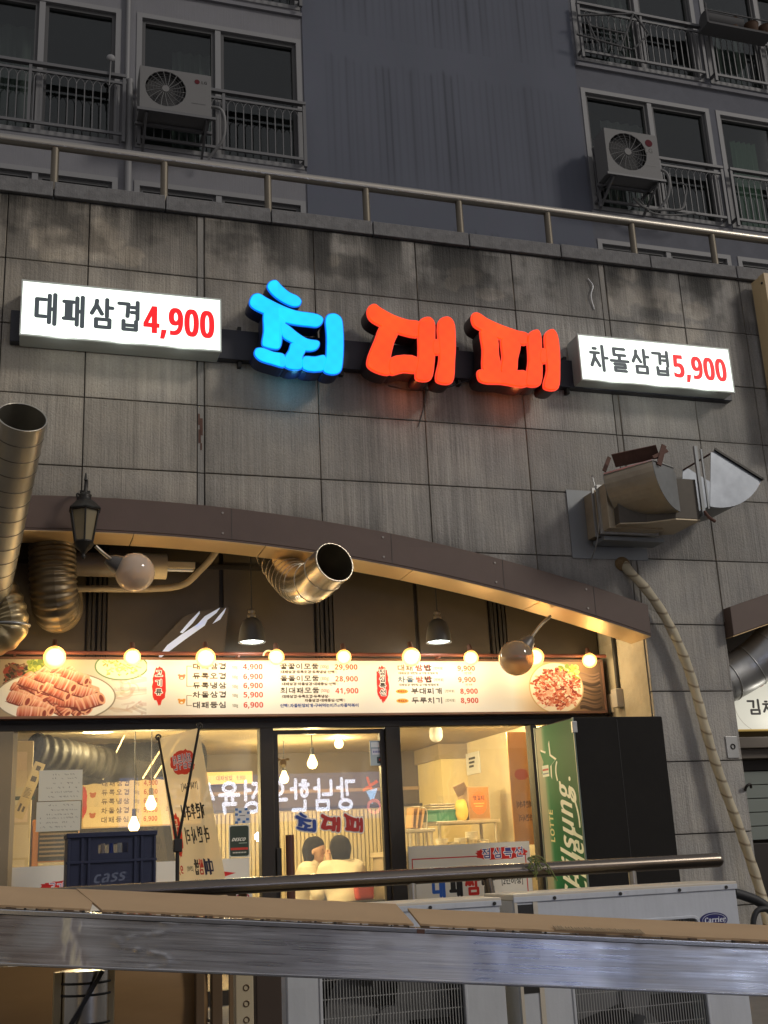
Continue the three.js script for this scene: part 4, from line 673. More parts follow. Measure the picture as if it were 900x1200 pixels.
{ // taped hose bundle running down the pillar
  const t = thing('taped_hose', 'tape wrapped pale hose curving down the pillar from a hole under the duct', 'hose', V(0, 0, 0));
  const pts = [[731, 661, .0], [738, 670, .06], [755, 688, .09], [775, 716, .1], [792, 748, .1], [806, 782, .1], [817, 818, .1], [827, 856, .1], [838, 893, .11], [852, 933, .13], [866, 970, .15], [880, 1010, .2], [893, 1052, .26], [905, 1110, .4], [910, 1180, .6]].map(([x, y, z]) => at(x, y, z));
  const tape = M('tape', 0xffffff, .6, { map: tapeTex, bumpMap: tapeTex, bumpScale: .004 }); part('hose', ringed(pts, .042, 240, 14, .05, 17), tape, t);
  const w = at(729, 661, .0); part('foam_plug', new THREE.SphereGeometry(.075, 16, 10).scale(1, .9, .5).translate(w.x, w.y, .005), M('foam', 0xffffff, .95, { map: dirtTex([.20, .13, .06], .5, 331), bumpMap: grainTex, bumpScale: .01 }), t);
}
{ // switch box and conduit on the pillar reveal
  const t = thing('switch_box', 'grey switch box with a conduit on the lit inner side of the pillar', 'switch box', V(0, 0, 0)), b = atX(728, 819, 5.345), c = atX(719, 819, 5.345);
  part('box', bx(5.27, 5.345, b.y - .08, b.y + .09, b.z - .05, b.z + .05, .008), M('switch_grey', [.40, .36, .30], .5), t);
  part('bracket', bx(5.325, 5.345, b.y - .1, b.y + .07, c.z - .08, c.z - .02), M('switch_plate', [.7, .62, .5], .5), t);
  part('conduit', rod(V(5.325, b.y + .08, b.z - .0), V(5.325, 3.4, b.z - .0), .02, .02, 10), blackIron, t); part('cable', tube([V(5.33, b.y - .08, c.z - .04), V(5.32, b.y - .3, c.z - .03), V(5.33, b.y - .6, c.z)], .007, 12, 6), rubber, t);
}

// ------------------------------------------------------------------ shop front
const front = thing('shop_front', 'dark framed glass shop front with a door between two wide panes', 'shop front', V(0, 0, 0));
const PX = (px, py = 930) => at(px, py, GZ).x;
const postL = [2.0, 2.115], postR = [3.115, 3.25], glassTop = 2.60;
{
  part('head', bx(-4.35, 5.34, glassTop, 2.655, -.86, -.74, .006), bronze, front);
  part('header_panel', bx(-4.35, 5.34, 2.656, 2.69, -.85, -.78), bronze, front);
  for (const [a, b] of [postL, postR, [4.50, 4.56]]) part('mullion', bx(a, b, .45, glassTop, -.86, -.735 , .006), bronze, front);
  part('wide_jamb', bx(-.16, .02, .45, glassTop, -.86, -.735, .006), M('wide_jamb', [.24, .19, .12], .6), front);
  part('jamb_strip', bx(.021, .05, .47, glassTop, -.85, -.76), M('jamb', [.45, .36, .22], .5), front);
  part('sill', bx(-4.35, 5.34, .451, .56, -.855, -.745), bronze, front);
  for (const [a, b] of [[-4.3, -.165], [.052, 1.998], [3.252, 4.498], [4.562, 5.335]]) part('pane', bx(a, b, .562, glassTop - .002, -.804, -.798), glass, front);
  const d = part('door', [bx(2.117, 2.16, .47, 2.585, -.83, -.77), bx(3.07, 3.113, .47, 2.585, -.83, -.77), bx(2.16, 3.07, 2.55, 2.585, -.83, -.77), bx(2.16, 3.07, .47, .62, -.83, -.77)], bronze, front);
  part('door_pane', bx(2.161, 3.069, .621, 2.549, -.803, -.797), glass, d);
  part('handle', [rod(V(2.235, 1.0, -.72), V(2.235, 1.72, -.72), .036, .036, 14), rod(V(2.235, 1.1, -.80), V(2.235, 1.1, -.72), .014, .014, 8), rod(V(2.235, 1.62, -.80), V(2.235, 1.62, -.72), .014, .014, 8)], M('door_handle', [.075, .028, .02], .35), d);
  part('lock', bx(2.125, 2.17, 1.36, 1.62, -.765, -.74, .008), black, d);
}
// prints on the glass
const pr = (name, label, cat, px0, py0, px1, py1, z, tex, back, extra) => { const a = at(px0, py0, z), b = at(px1, py1, z), t = thing(name, label, cat, V(0, 0, 0)); part('board', bx(a.x, b.x, b.y, a.y, z - (back ?? .008), z - .002), M(name + '_back', [.5, .5, .48], .6), t); sheet('print', a.x + .002, b.x - .002, b.y + .002, a.y - .002, z, M(name + '_print', 0xffffff, .55, { map: tex, ...extra }), t); return t; };
pr('window_poster', 'white board with a red brush mark in the lower left of the shop window', 'poster', 4, 1017, 182, 1130, -.785, canvasTex(640, 420, (g, W, H) => { g.fillStyle = '#dcd9cf'; g.fillRect(0, 0, W, H); brush(g, 145, 62, 200, 46, '#c4201c', 3); text(g, '고기류', 185, 70, 32, 28, { color: '#fff', weight: 8 }); text(g, '고기류', 185, 70, 32, 28, { color: '#5a3f7a', weight: 3 }); text(g, '대패삼겹', 60, 190, 90, 90, { color: '#2c2826', weight: 11 }); text(g, '4,900', 440, 190, 80, 80, { color: '#c4201c' }); }));
pr('window_poster', 'plain white board in the lower window behind the leaning banner', 'poster', 183, 1010, 294, 1130, -.785, canvasTex(400, 420, (g, W, H) => { g.fillStyle = '#dcd9cf'; g.fillRect(0, 0, W, H); g.fillStyle = '#c4201c'; g.beginPath(); g.moveTo(285, 50); g.lineTo(340, 58); g.lineTo(285, 72); g.fill(); text(g, '6,900', 230, 130, 70, 36, { color: '#c4201c' }); }));
pr('window_poster', 'white lunch special poster with red brush mark in the right window', 'poster', 478, 992, 630, 1110, -.785, canvasTex(900, 680, (g, W, H) => { g.fillStyle = '#e6e3da'; g.fillRect(0, 0, W, H); g.strokeStyle = '#c62a24'; g.lineWidth = 7; g.strokeRect(24, 82, 840, 560); brush(g, 470, 28, 420, 84, '#cf2018', 9);
  text(g, '점심특선', 540, 36, 62, 62, { color: '#fff', weight: 17, adv: 82 }); text(g, '점심특선', 540, 36, 62, 62, { color: '#3f3d8c', weight: 8, adv: 82 });
  text(g, '대패', 158, 195, 96, 130, { color: '#2a5fc0', weight: 22, adv: 126 }); text(g, '패', 284, 195, 96, 130, { color: '#1d1a18', weight: 22 }); text(g, '쌈', 400, 195, 104, 130, { color: '#c8241c', weight: 19 }); text(g, '밥', 520, 195, 96, 130, { color: '#1d1a18', weight: 22 }); g.fillStyle = '#e6e3da'; g.fillRect(284, 190, 0, 0); text(g, '[2인이상]', 668, 232, 36, 38, { color: '#2c2826', weight: 5, squeeze: .7 }); }));
{ // handwritten papers on the left pane
  const scrib = (seed) => canvasTex(256, 200, (g, W, H) => { const r = rng(seed); g.fillStyle = '#c9c8bd'; g.fillRect(0, 0, W, H); for (let l = 0; l < 6; l++) { let x = 20 + r() * 90; const y = 24 + l * 29 + r() * 6; g.strokeStyle = '#4c4a48'; g.lineWidth = 1.6; while (x < 235) { g.beginPath(); g.moveTo(x, y); g.quadraticCurveTo(x + 8 * r(), y - 14 * r(), x + 12 * r(), y + 5); g.stroke(); x += 7 + 12 * r(); if (r() > .8) x += 26; } } });
  const A = at(46, 903, -.785), B = at(96, 938, -.785), D = at(94, 973, -.785);
  const mk = (label, y1, y0, seed, x0, x1) => { const t = thing('handwritten_note', label, 'paper', V(0, 0, 0)); part('sheet', bx(x0, x1, y0, y1, -.794, -.788), whitePaint, t); sheet('writing', x0 + .001, x1 - .001, y0 + .001, y1 - .001, -.785, M('note_' + seed, 0xffffff, .7, { map: scrib(seed) }), t); };
  mk('white sheet with handwriting taped on the left pane, upper of the two', A.y, B.y + .003, 5, A.x, B.x); mk('white sheet with handwriting taped on the left pane, lower of the two', B.y - .003, D.y, 6, A.x - .01, B.x - .008);
}
pr('sticker', 'dark green sticker with white lettering on the left pane beside the door post', 'sticker', 268, 967, 293, 1004, -.787, canvasTex(200, 300, (g, W, H) => { g.fillStyle = '#cfd0c4'; g.fillRect(0, 0, W, H); g.fillStyle = '#2c3a30'; g.beginPath(); g.roundRect(8, 8, W - 16, H - 16, 22); g.fill(); g.fillStyle = '#eef0e8'; g.font = 'italic bold 42px sans-serif'; g.save(); g.transform(1, 0, -.2, 1, 42, 0); g.fillText('DESCO', 10, 150); g.restore(); g.fillStyle = '#b7cdbd'; g.fillRect(95, 168, 80, 5); g.fillStyle = '#c03a2c'; g.fillRect(16, 212, W - 32, 22); g.fillStyle = '#dcdccf'; for (let i = 0; i < 9; i++) g.fillRect(36 + i * 15, 252, 9, 12); }));
pr('sticker', 'blue and white checked sticker on the left pane above the green sticker', 'sticker', 275, 947, 293, 965, -.787, canvasTex(128, 128, (g) => { g.fillStyle = '#c9ccd2'; g.fillRect(0, 0, 128, 128); g.fillStyle = '#3b68a8'; for (const [x, y] of [[0, 0], [32, 20], [0, 42], [20, 84], [84, 0], [104, 30], [96, 84], [64, 104], [0, 108]]) g.fillRect(x, y, 26, 20); g.fillStyle = '#7a7e88'; g.fillRect(38, 58, 52, 8); }));
pr('sticker', 'pale blue security sticker on the upper right of the door glass', 'sticker', 433, 868, 452, 897, -.787, canvasTex(128, 192, (g) => { g.fillStyle = '#a9bac6'; g.fillRect(0, 0, 128, 192); g.fillStyle = '#e6ebee'; g.fillRect(8, 10, 100, 40); g.fillStyle = '#dfe0ea'; g.fillRect(16, 62, 100, 46); g.fillStyle = '#6a72b4'; for (let i = 0; i < 6; i++) g.fillRect(26 + i * 13, 78, 8, 16); g.fillStyle = '#31444e'; g.fillRect(56, 126, 54, 50); g.fillStyle = '#c24a32'; g.fillRect(74, 140, 18, 16); }));
{ // raised film letters on the door glass: the shop name again
  const t = thing('door_lettering', 'blue and red shop name letters stuck on the door glass', 'lettering', V(0, 0, 0));
  const list = [['blue', 346.5, 952, 24.5, 23, M('film_blue', [.02, .055, .27], .5)], ['left', 376.5, 953.5, 23, 21.5, M('film_red', [.37, .025, .022], .5)], ['right', 403.5, 953, 22.5, 22.5, mats.film_red]], white = M('film_white', [.75, .74, .72], .5);
  for (const [key, x, y, w, h, m] of list) { const [map, L] = LETTERS[key], all = L.flat(), xs = all.map((p) => p[0]), ys = all.map((p) => p[1]), x0 = Math.min(...xs), x1 = Math.max(...xs), y0 = Math.min(...ys), y1 = Math.max(...ys); const flat = (grown, z, dz) => L.map((pts, i) => { const v = pts.map((p) => { const q = at(x + (p[0] - x0) / (x1 - x0) * w, y + (p[1] - y0) / (y1 - y0) * h, -.78); return new THREE.Vector2(q.x, q.y); }); const sh = roundShape(grow(v, grown)); const g = worldUV(new THREE.ShapeGeometry(sh)); return g.translate(0, 0, z + i * dz); });
    part('letter_edge', flat(.011, -.7955, .0003), white, t); part('letter', flat(.0, -.7925, .0004), m, t); }
}
{ const t = thing('tool_icon', 'small brown ox head sticker at the top of the door glass', 'sticker', V(0, 0, 0)), c = at(332, 893, -.79), m = M('icon_brown', [.22, .12, .03], .5); const e = (rx, ry, dx, dy, dz) => new THREE.CylinderGeometry(1, 1, .001, 20).rotateX(Math.PI / 2).scale(rx, ry, 1).translate(c.x + dx, c.y + dy, -.794 + dz); part('head', [e(.028, .035, 0, -.01, 0), e(.018, .010, -.037, .022, .0015), e(.018, .01, .037, .022, .0015)], m, t); part('muzzle', e(.018, .014, 0, -.032, .002), M('icon_pale', [.6, .42, .16], .5), t); }

// ------------------------------------------------------------------ inside the shop
const cool = M('ceiling_paint', 0xffffff, .8, { map: dirtTex([.34, .27, .17], .25, 341) });
struct('shop_floor', bx(-4.3, 5.3, .35, .449, -6.4, -.901), M('floor_tile', [.16, .13, .10], .4));
struct('shop_ceiling', bx(-4.3, 5.3, 2.78, 2.9, -6.4, -.875), cool);
struct('shop_back_wall', bx(-4.3, 5.3, .45, 2.78, -6.5, -6.4), M('back_wall', 0xffffff, .8, { map: dirtTex([.14, .11, .075], .3, 351) }));
struct('shop_right_wall', bx(5.23, 5.3, .45, 2.78, -6.4, -.905), creamTex && cream);
struct('shop_left_wall', bx(-4.4, -4.3, .45, 2.78, -6.4, -.905), cream);
struct('shop_front_beam', bx(-4.3, 5.3, 2.66, 2.78, -1.02, -.876), M('front_beam', [.34, .28, .18], .7));
{ // ribbed cream panelling
  const t = thing('wall_panelling', 'cream ribbed wall panelling behind the seated people', 'panelling', V(0, 0, 0)), rib = []; for (let i = 0; i < 64; i++) rib.push(bx(2.2 + i * .05, 2.235 + i * .05, .46, 2.08, -5.0, -4.965)); part('sheet', bx(2.2, 5.4 - .2, .46, 2.1, -5.05, -5.0), M('panel_cream', [.50, .42, .26], .6), t); tag(part('ribs', rib, mats.panel_cream, t), null, null, null, 'stuff'); part('cap', bx(2.2, 5.2, 2.1, 2.13, -5.05, -4.95), bronze, t); }
{ const t = thing('wall_panel', 'dark wood partition behind the ribbed panelling', 'partition', V(0, 0, 0)); part('panel', bx(1.9, 5.2, .45, 2.78, -5.12, -5.055), M('dark_wood', [.085, .06, .035], .6), t); part('trim', bx(1.9, 5.2, 2.3, 2.34, -5.055, -5.03), M('wood_trim', [.3, .2, .1], .6), t); }
{ // cream column and kitchen end
  const t = thing('kitchen_column', 'square cream painted column at the back of the kitchen corner', 'column', V(0, 0, 0)); part('shaft', bx(4.9, 5.229, .45, 2.6, -5.30, -4.2), M('column_paint', [.74, .60, .30], .6), t); part('capital', bx(4.86, 5.229, 2.6, 2.775, -5.31, -4.16), M('beam_paint', [.3, .23, .13], .7), t); }
{ const t = thing('kitchen_wall', 'cream tiled wall with darker joints behind the steel tables', 'wall', V(0, 0, 0)), m = [M('tile_a', [.62, .50, .28], .35), M('tile_b', [.58, .46, .25], .35), M('tile_c', [.65, .53, .31], .35)]; part('backing', bx(4.62, 4.95, .45, 2.6, -5.36, -5.32), M('tile_joint', [.3, .24, .14], .9), t); for (let i = 0; i < 1; i++) for (let j = 0; j < 7; j++) part('tile', bx(4.63, 4.94, .5 + j * .3, .793 + j * .3, -5.32, -5.31, .003), m[Math.floor(h2(i, j, 3) * 3)], t); }
// menu hung on the back wall
{ const a = at(97, 911, -4.6), b = at(236, 966, -4.6), t = thing('wall_menu', 'cream menu banner hung inside behind the left pane', 'menu', V(0, 0, 0));
  part('banner', bx(a.x, b.x, b.y, a.y, -4.62, -4.606), M('banner_cloth', [.6, .48, .28], .8), t);
  sheet('print', a.x + .005, b.x - .005, b.y + .005, a.y - .005, -4.6, M('wall_menu_print', 0xffffff, .8, { map: canvasTex(1024, 420, (g, W, H) => { g.fillStyle = '#e6cf9e'; g.fillRect(0, 0, W, H); g.strokeStyle = '#c8a468'; g.lineWidth = 8; g.strokeRect(4, 4, W - 8, H - 8); brush(g, -40, 60, 80, 300, '#c8321e', 4);
    ['대패삼겹', '듀록오겹', '듀록냉삼', '차돌삼겹', '대패등심'].forEach((s, i) => { text(g, s, 160, 30 + i * 76, 50, 46, { color: '#5a4630', weight: 6, adv: 62 }); text(g, '100g', 430, 40 + i * 76, 20, 30, { color: '#987', squeeze: .6 }); text(g, ['4,900', '6,900', '6,900', '5,900', '6,900'][i], 520, 30 + i * 76, 40, 46, { color: '#b8442a' }); });
    g.fillStyle = '#c06838'; for (const y of [150, 320]) { g.beginPath(); g.ellipse(85, y, 24, 20, 0, 0, 7); g.ellipse(66, y - 18, 10, 8, 0, 0, 7); g.ellipse(104, y - 18, 10, 8, 0, 0, 7); g.fill(); }
    ['꿀꿀이모둠', '돌돌이모둠', '최대패모둠'].forEach((s, i) => { text(g, s, 720, 40 + i * 110, 44, 42, { color: '#5a4630', weight: 5, adv: 52 }); }); }) }), t); }
pr('wall_menu', 'long cream menu strip high on the inner wall beside the door post', 'menu', 240, 905, 296, 918, -4.6, canvasTex(512, 96, (g, W, H) => { g.fillStyle = '#dcb87c'; g.fillRect(0, 0, W, H); text(g, '대패쌈밥', 120, 30, 40, 36, { color: '#6a5030', weight: 5 }); text(g, '9,900', 340, 30, 40, 36, { color: '#a8442a' }); }));
{ // dark ceiling ducts over the left tables
  const t = thing('ceiling_duct', 'black crumpled extraction duct under the ceiling behind the left pane', 'duct', V(0, 0, 0)), m = M('black_foil', [.007, .006, .0045], .6, { metalness: 0, clearcoat: 0, specularIntensity: .3, bumpMap: dirtTex([.5, .5, .5], .5, 361), bumpScale: .05 });
  part('run', ringed([V(-.6, 2.52, -3.2), V(.2, 2.50, -3.0), V(.75, 2.52, -3.0), V(1.2, 2.56, -3.2), V(1.9, 2.58, -3.4)], .19, 160, 20, .022, 18), m, t); part('run', ringed([V(.2, 2.6, -2.2), V(.5, 2.55, -2.4), V(.9, 2.5, -2.7)], .15, 90, 18, .06, 9), m, t);
  part('strap', [rod(V(1.05, 2.76, -2.6), V(.86, 2.35, -2.7), .008, .008, 6), rod(V(1.5, 2.76, -2.8), V(1.25, 2.36, -2.8), .01, .01, 6), rod(V(1.62, 2.76, -2.8), V(1.36, 2.36, -2.8), .01, .01, 6)], M('strap', [.6, .5, .3], .4), t);
}
// standing air conditioner with a wood front
{ const a = at(38, 975, -1.5), b = at(92, 1018, -1.5), t = thing('standing_air_conditioner', 'orange wood fronted standing air conditioner behind the lower left pane', 'air conditioner', V(0, 0, 0)), wd = M('orange_wood', 0xffffff, .45, { map: dirtTex([.46, .17, .03], .2, 371, 4, .5) });
  part('cabinet', bx(a.x, b.x, .45, a.y + .1, -1.85, -1.52, .01), wd, t); const sl = []; for (let i = 0; i < 6; i++) sl.push(bx(a.x + .06, b.x - .02, a.y - .03 - i * .035, a.y - .015 - i * .035, -1.519, -1.5)); part('vent_slats', sl, M('slat', [.25, .18, .10], .5), t); part('vent_back', bx(a.x + .05, b.x - .01, a.y - .24, a.y, -1.525, -1.515), black, t); part('display', bx(a.x + .05, b.x - .03, a.y - .36, a.y - .25, -1.523, -1.505, .01), M('display', [.5, .42, .26], .4), t); part('control_knob', new THREE.SphereGeometry(.03, 16, 10).scale(2.2, .5, .3).translate(a.x + .2, a.y - .305, -1.503), black, t); }
{ const t = thing('notice_strip', 'tilted cream notice strip with small print behind the left pane', 'paper', at(34, 926, -.95)), tx = canvasTex(96, 320, (g) => { const r = rng(9); g.fillStyle = '#cdb684'; g.fillRect(0, 0, 96, 320); g.fillStyle = '#53452c'; g.fillRect(30, 20, 40, 26); g.fillRect(24, 80, 48, 30); for (let i = 0; i < 8; i++) g.fillRect(14, 150 + i * 7, 40 + 26 * r(), 3); g.fillRect(20, 240, 20, 44); g.fillRect(56, 250, 20, 30); }); part('paper', new THREE.PlaneGeometry(.085, .46).rotateZ(-.36), M('notice', 0xffffff, .8, { map: tx, side: THREE.DoubleSide }), t); part('clip', new THREE.BoxGeometry(.16, .03, .012).translate(-.03, -.06, -.01), M('green_clip', [.03, .06, .04], .6), t); }
{ const t = thing('paper_cabinet', 'cream cabinet covered in taped papers behind the left edge of the window', 'cabinet', V(0, 0, 0)); const a = at(8, 868, -1.25), b = at(34, 1020, -1.25); part('cabinet', bx(a.x - .3, b.x, .45, a.y, -1.7, -1.27, .01), M('cabinet_cream', [.52, .42, .24], .6), t); const r = rng(21); for (let i = 0; i < 7; i++) { const x = a.x + .04 + r() * .08, y = 1.5 + i * .14; part('paper', bx(x, x + .08 + r() * .06, y, y + .11 + r() * .05, -1.268 + i * .001, -1.262 + i * .001), M('taped_paper', [.60 + .1 * r(), .52, .34], .8), t); } }
// ceiling lights and hanging bulbs inside
{
  const disc = M('downlight', [.8, .7, .5], .5, { emissive: C(7, 5.2, 2.6) });
  [[115, 856, 'over the left pane'], [290, 850, 'beside the left door post'], [588, 847, 'over the right pane']].forEach(([px, py, w]) => { const c = atY(px, py, 2.765), t = thing('ceiling_lamp', 'round glowing ceiling lamp ' + w, 'ceiling lamp', c, 'ceiling lamps inside the shop'); part('lens', new THREE.CylinderGeometry(.13, .12, .02, 28), disc, t); part('ring', new THREE.TorusGeometry(.14, .014, 8, 28).rotateX(Math.PI / 2), whitePaint, t); lamp(C(1, .81, .46), 8.0, V(0, -.06, 0), 5, t); });
  const g2 = mats.bulb_glow;
  [[366, 892, -2.2, 'hanging behind the door glass'], [397, 869, -3.4, 'high behind the door glass near the ceiling'], [177, 940, -2.4, 'hanging behind the left pane beside the cream menu'], [157, 965, -2.0, 'hanging low behind the left pane over the crate'], [333, 910, -3.6, 'far back at the left edge of the door glass']].forEach(([px, py, z, w]) => { const c = at(px, py, z), t = thing('hanging_bulb', 'bare warm bulb ' + w, 'light bulb', c, 'bare bulbs inside the shop'); part('globe', lathe([[0, -.075], [.03, -.068], [.048, -.04], [.05, -.015], [.03, .03], [.02, .055], [.02, .065], [0, .066]], 18), g2, t); part('socket', rod(V(0, .06, 0), V(0, .13, 0), .022, .018, 10), black, t); part('cord', rod(V(0, .13, 0), V(0, 2.78 - c.y, 0), .005, .005, 6), black, t); lamp(C(1, .76, .36), 4.2, V(0, -.01, 0), 2, t); });
}
// kitchen tables and what stands on them
{
  const steel = M('table_steel', [.5, .45, .36], .35, { metalness: .8 });
  const table = (label, x0, x1, z0, z1, y) => { const t = thing('steel_table', label, 'table', V(0, 0, 0)); part('top', bx(x0, x1, y - .035, y, z0, z1, .006), steel, t); for (const [x, z] of [[x0 + .04, z0 + .04], [x1 - .04, z0 + .04], [x0 + .04, z1 - .04], [x1 - .04, z1 - .04]]) part('leg', rod(V(x, .45, z), V(x, y - .035, z), .018, .018, 10), steel, t); part('shelf', bx(x0 + .03, x1 - .03, .85, .87, z0 + .03, z1 - .03), steel, t); return t; };
  const a = at(508, 963, -3.0), b = at(582, 962, -3.0); table('stainless table with the orange carton on it behind the right pane', a.x, b.x, -3.4, -2.9, a.y);
  const c = at(474, 972, -3.0), d = at(509, 972, -3.0); table('lower stainless table beside the door post behind the right pane', c.x, d.x - .02, -3.4, -2.9, c.y);
  const e = at(548, 922, -2.98), f = at(576, 960, -2.98), ct = thing('printed_carton', 'open brown carton with orange print on the steel table', 'box', V(0, 0, 0)); part('box', [bx(e.x, f.x, a.y + .001, e.y, -3.3, -3.0, .003)], cardboard, ct); sheet('print', e.x + .01, f.x - .01, a.y + .02, e.y - .01, -2.997, M('carton_print', 0xffffff, .7, { map: canvasTex(200, 256, (g) => { g.fillStyle = '#a5743a'; g.fillRect(0, 0, 200, 256); g.fillStyle = '#d0701e'; g.beginPath(); g.ellipse(100, 130, 78, 96, 0, 0, 7); g.fill(); text(g, '맛김치', 46, 70, 34, 36, { color: '#4a2408', weight: 6 }); g.fillStyle = '#e8a84c'; g.fillRect(46, 130, 108, 10); g.fillRect(60, 152, 80, 10); }) }), ct); part('flap', bar(V(e.x - .005, e.y, -3.0), V(e.x - .12, e.y - .05, -3.05), .005, .26), cardboard, ct);
  const fl = thing('yellow_bag', 'yellow crumpled bag leaning on the orange carton', 'bag', at(541, 950, -2.95)); part('bag', (() => { const g = new THREE.SphereGeometry(.1, 20, 14).scale(.7, 1.3, .6), p = g.attributes.position; for (let i = 0; i < p.count; i++) { const k = 1 + .22 * (noise(p.getX(i) * 22, p.getY(i) * 22 + p.getZ(i) * 9, 3) - .5); p.setXYZ(i, p.getX(i) * k, p.getY(i) * k, p.getZ(i) * k); } g.computeVertexNormals(); return g; })(), M('yellow_plastic', [.7, .48, .08], .5), fl);
  const gb = at(519, 956, -2.95), bk = thing('green_basket', 'green plastic basket with trays on the steel table', 'basket', V(gb.x, a.y + .001, -3.08)); { const s = new THREE.Shape([[-.17, -.11], [.17, -.11], [.17, .11], [-.17, .11]].map(([x, y]) => new THREE.Vector2(x, y))); s.holes.push(new THREE.Path([[-.155, -.095], [-.155, .095], [.155, .095], [.155, -.095]].map(([x, y]) => new THREE.Vector2(x, y)))); part('basket', [extr(s, .10).rotateX(-Math.PI / 2), bx(-.16, .16, 0, .01, -.1, .1), bx(-.185, .185, .10, .115, -.125, -.105), bx(-.185, .185, .10, .115, .105, .125), bx(-.185, -.165, .10, .115, -.105, .105), bx(.165, .185, .10, .115, -.105, .105)], M('green_plastic', [.03, .17, .10], .45), bk); }
  const tr = thing('metal_trays', 'stack of thin metal trays on the green basket', 'trays', V(gb.x + .01, a.y + .117, -3.08)); for (let i = 0; i < 3; i++) part('tray', bx(-.16 + .01 * i, .15 + .008 * i, i * .026, i * .026 + .015, -.1, .11, .004), steel, tr);
  const bowl = lathe([[0, 0], [.03, 0], [.034, .006], [.062, .045], [.066, .06], [.06, .058], [.03, .012], [0, .01]], 20), bm = M('bowl_white', [.66, .60, .48], .35);
  [[518, 989, 2, 'left of the row'], [532, 990, 1, 'second from the left'], [540, 988, 2, 'in the middle of the row'], [553, 986, 4, 'tallest of the row'], [566, 990, 2, 'right of the tallest stack']].forEach(([px, py, n, w]) => { const p = at(px, py, -2.4), t = thing('bowl_stack', 'stack of white bowls behind the poster, ' + w, 'bowls', V(p.x, p.y - .03, -2.4)); for (let i = 0; i < n; i++) { const m = part('bowl', bowl, bm, t); m.position.y = i * .022; } });
  const ct2 = thing('counter', 'low counter under the white bowls behind the right pane', 'counter', V(0, 0, 0)); const cb = at(540, 993, -2.4); part('top', bx(3.5, 4.9, cb.y - .06, cb.y - .012, -2.65, -2.2, .005), M('counter_top', [.4, .33, .22], .5), ct2); part('body', bx(3.52, 4.88, .45, cb.y - .06, -2.62, -2.23), M('counter_body', [.3, .24, .16], .6), ct2);
  const kb = at(487, 945, -2.98), bd = thing('board_rack', 'rack of wooden chopping boards leaning beside the door post', 'rack', V(kb.x, c.y, -3.05)); for (let i = 0; i < 3; i++) part('board', bx(-.07 + i * .05, -.05 + i * .05, .005, .22, -.1, .1, .006).rotateZ(-.12 - i * .05), M('board_wood', [.42, .24, .09], .6), bd); part('wire', [tube([V(-.14, .0, .1), V(-.14, .2, .1), V(.1, .2, .1), V(.1, 0, .1)], .006, 24, 6)], steel, bd);
  const qn = thing('wall_notice', 'small white framed notice on the kitchen side wall', 'notice', V(0, 0, 0)); const nq = atX(553, 894, 5.2); part('frame', bx(5.205, 5.228, nq.y - .13, nq.y + .12, nq.z - .2, nq.z + .2, .004), whitePaint, qn); part('lettering', [0, 1, 2].map((i) => bx(5.202, 5.206, nq.y + .04 - i * .045, nq.y + .065 - i * .045, nq.z - .1, nq.z + .1 - i * .03)), black, qn);
  const cam = thing('security_camera', 'small white dome camera under the kitchen ceiling', 'camera', atY(511, 862, 2.70)); part('dome', new THREE.SphereGeometry(.07, 18, 12), whitePaint, cam); part('mount', new THREE.CylinderGeometry(.06, .075, .05, 18).translate(0, .055, 0), whitePaint, cam);
  // orange brown strip banner at the right end of the pane
  const ob = thing('strip_banner', 'orange brown strip banner with mirrored dark lettering at the right end of the shop', 'banner', V(0, 0, 0)); const t0 = at(594, 858, -1.9), t1 = at(618, 990, -1.9);
  part('cloth', bx(t0.x, t0.x + .26, t1.y, t0.y, -1.925, -1.906), M('banner_brown', [.55, .3, .10], .8), ob); sheet('print', t0.x + .002, t0.x + .258, t1.y + .002, t0.y - .002, -1.902, M('strip_print', 0xffffff, .8, { map: canvasTex(200, 760, (g) => { g.fillStyle = '#c08844'; g.fillRect(0, 0, 200, 760); g.save(); g.translate(200, 0); g.scale(-1, 1); brush(g, 46, 250, 120, 80, '#b04418', 8); text(g, '계란후라이', 34, 470, 24, 44, { color: '#4e2c12', weight: 5 }); text(g, '라면사리', 34, 560, 28, 44, { color: '#4e2c12', weight: 5 }); g.restore(); }) }), ob);
}

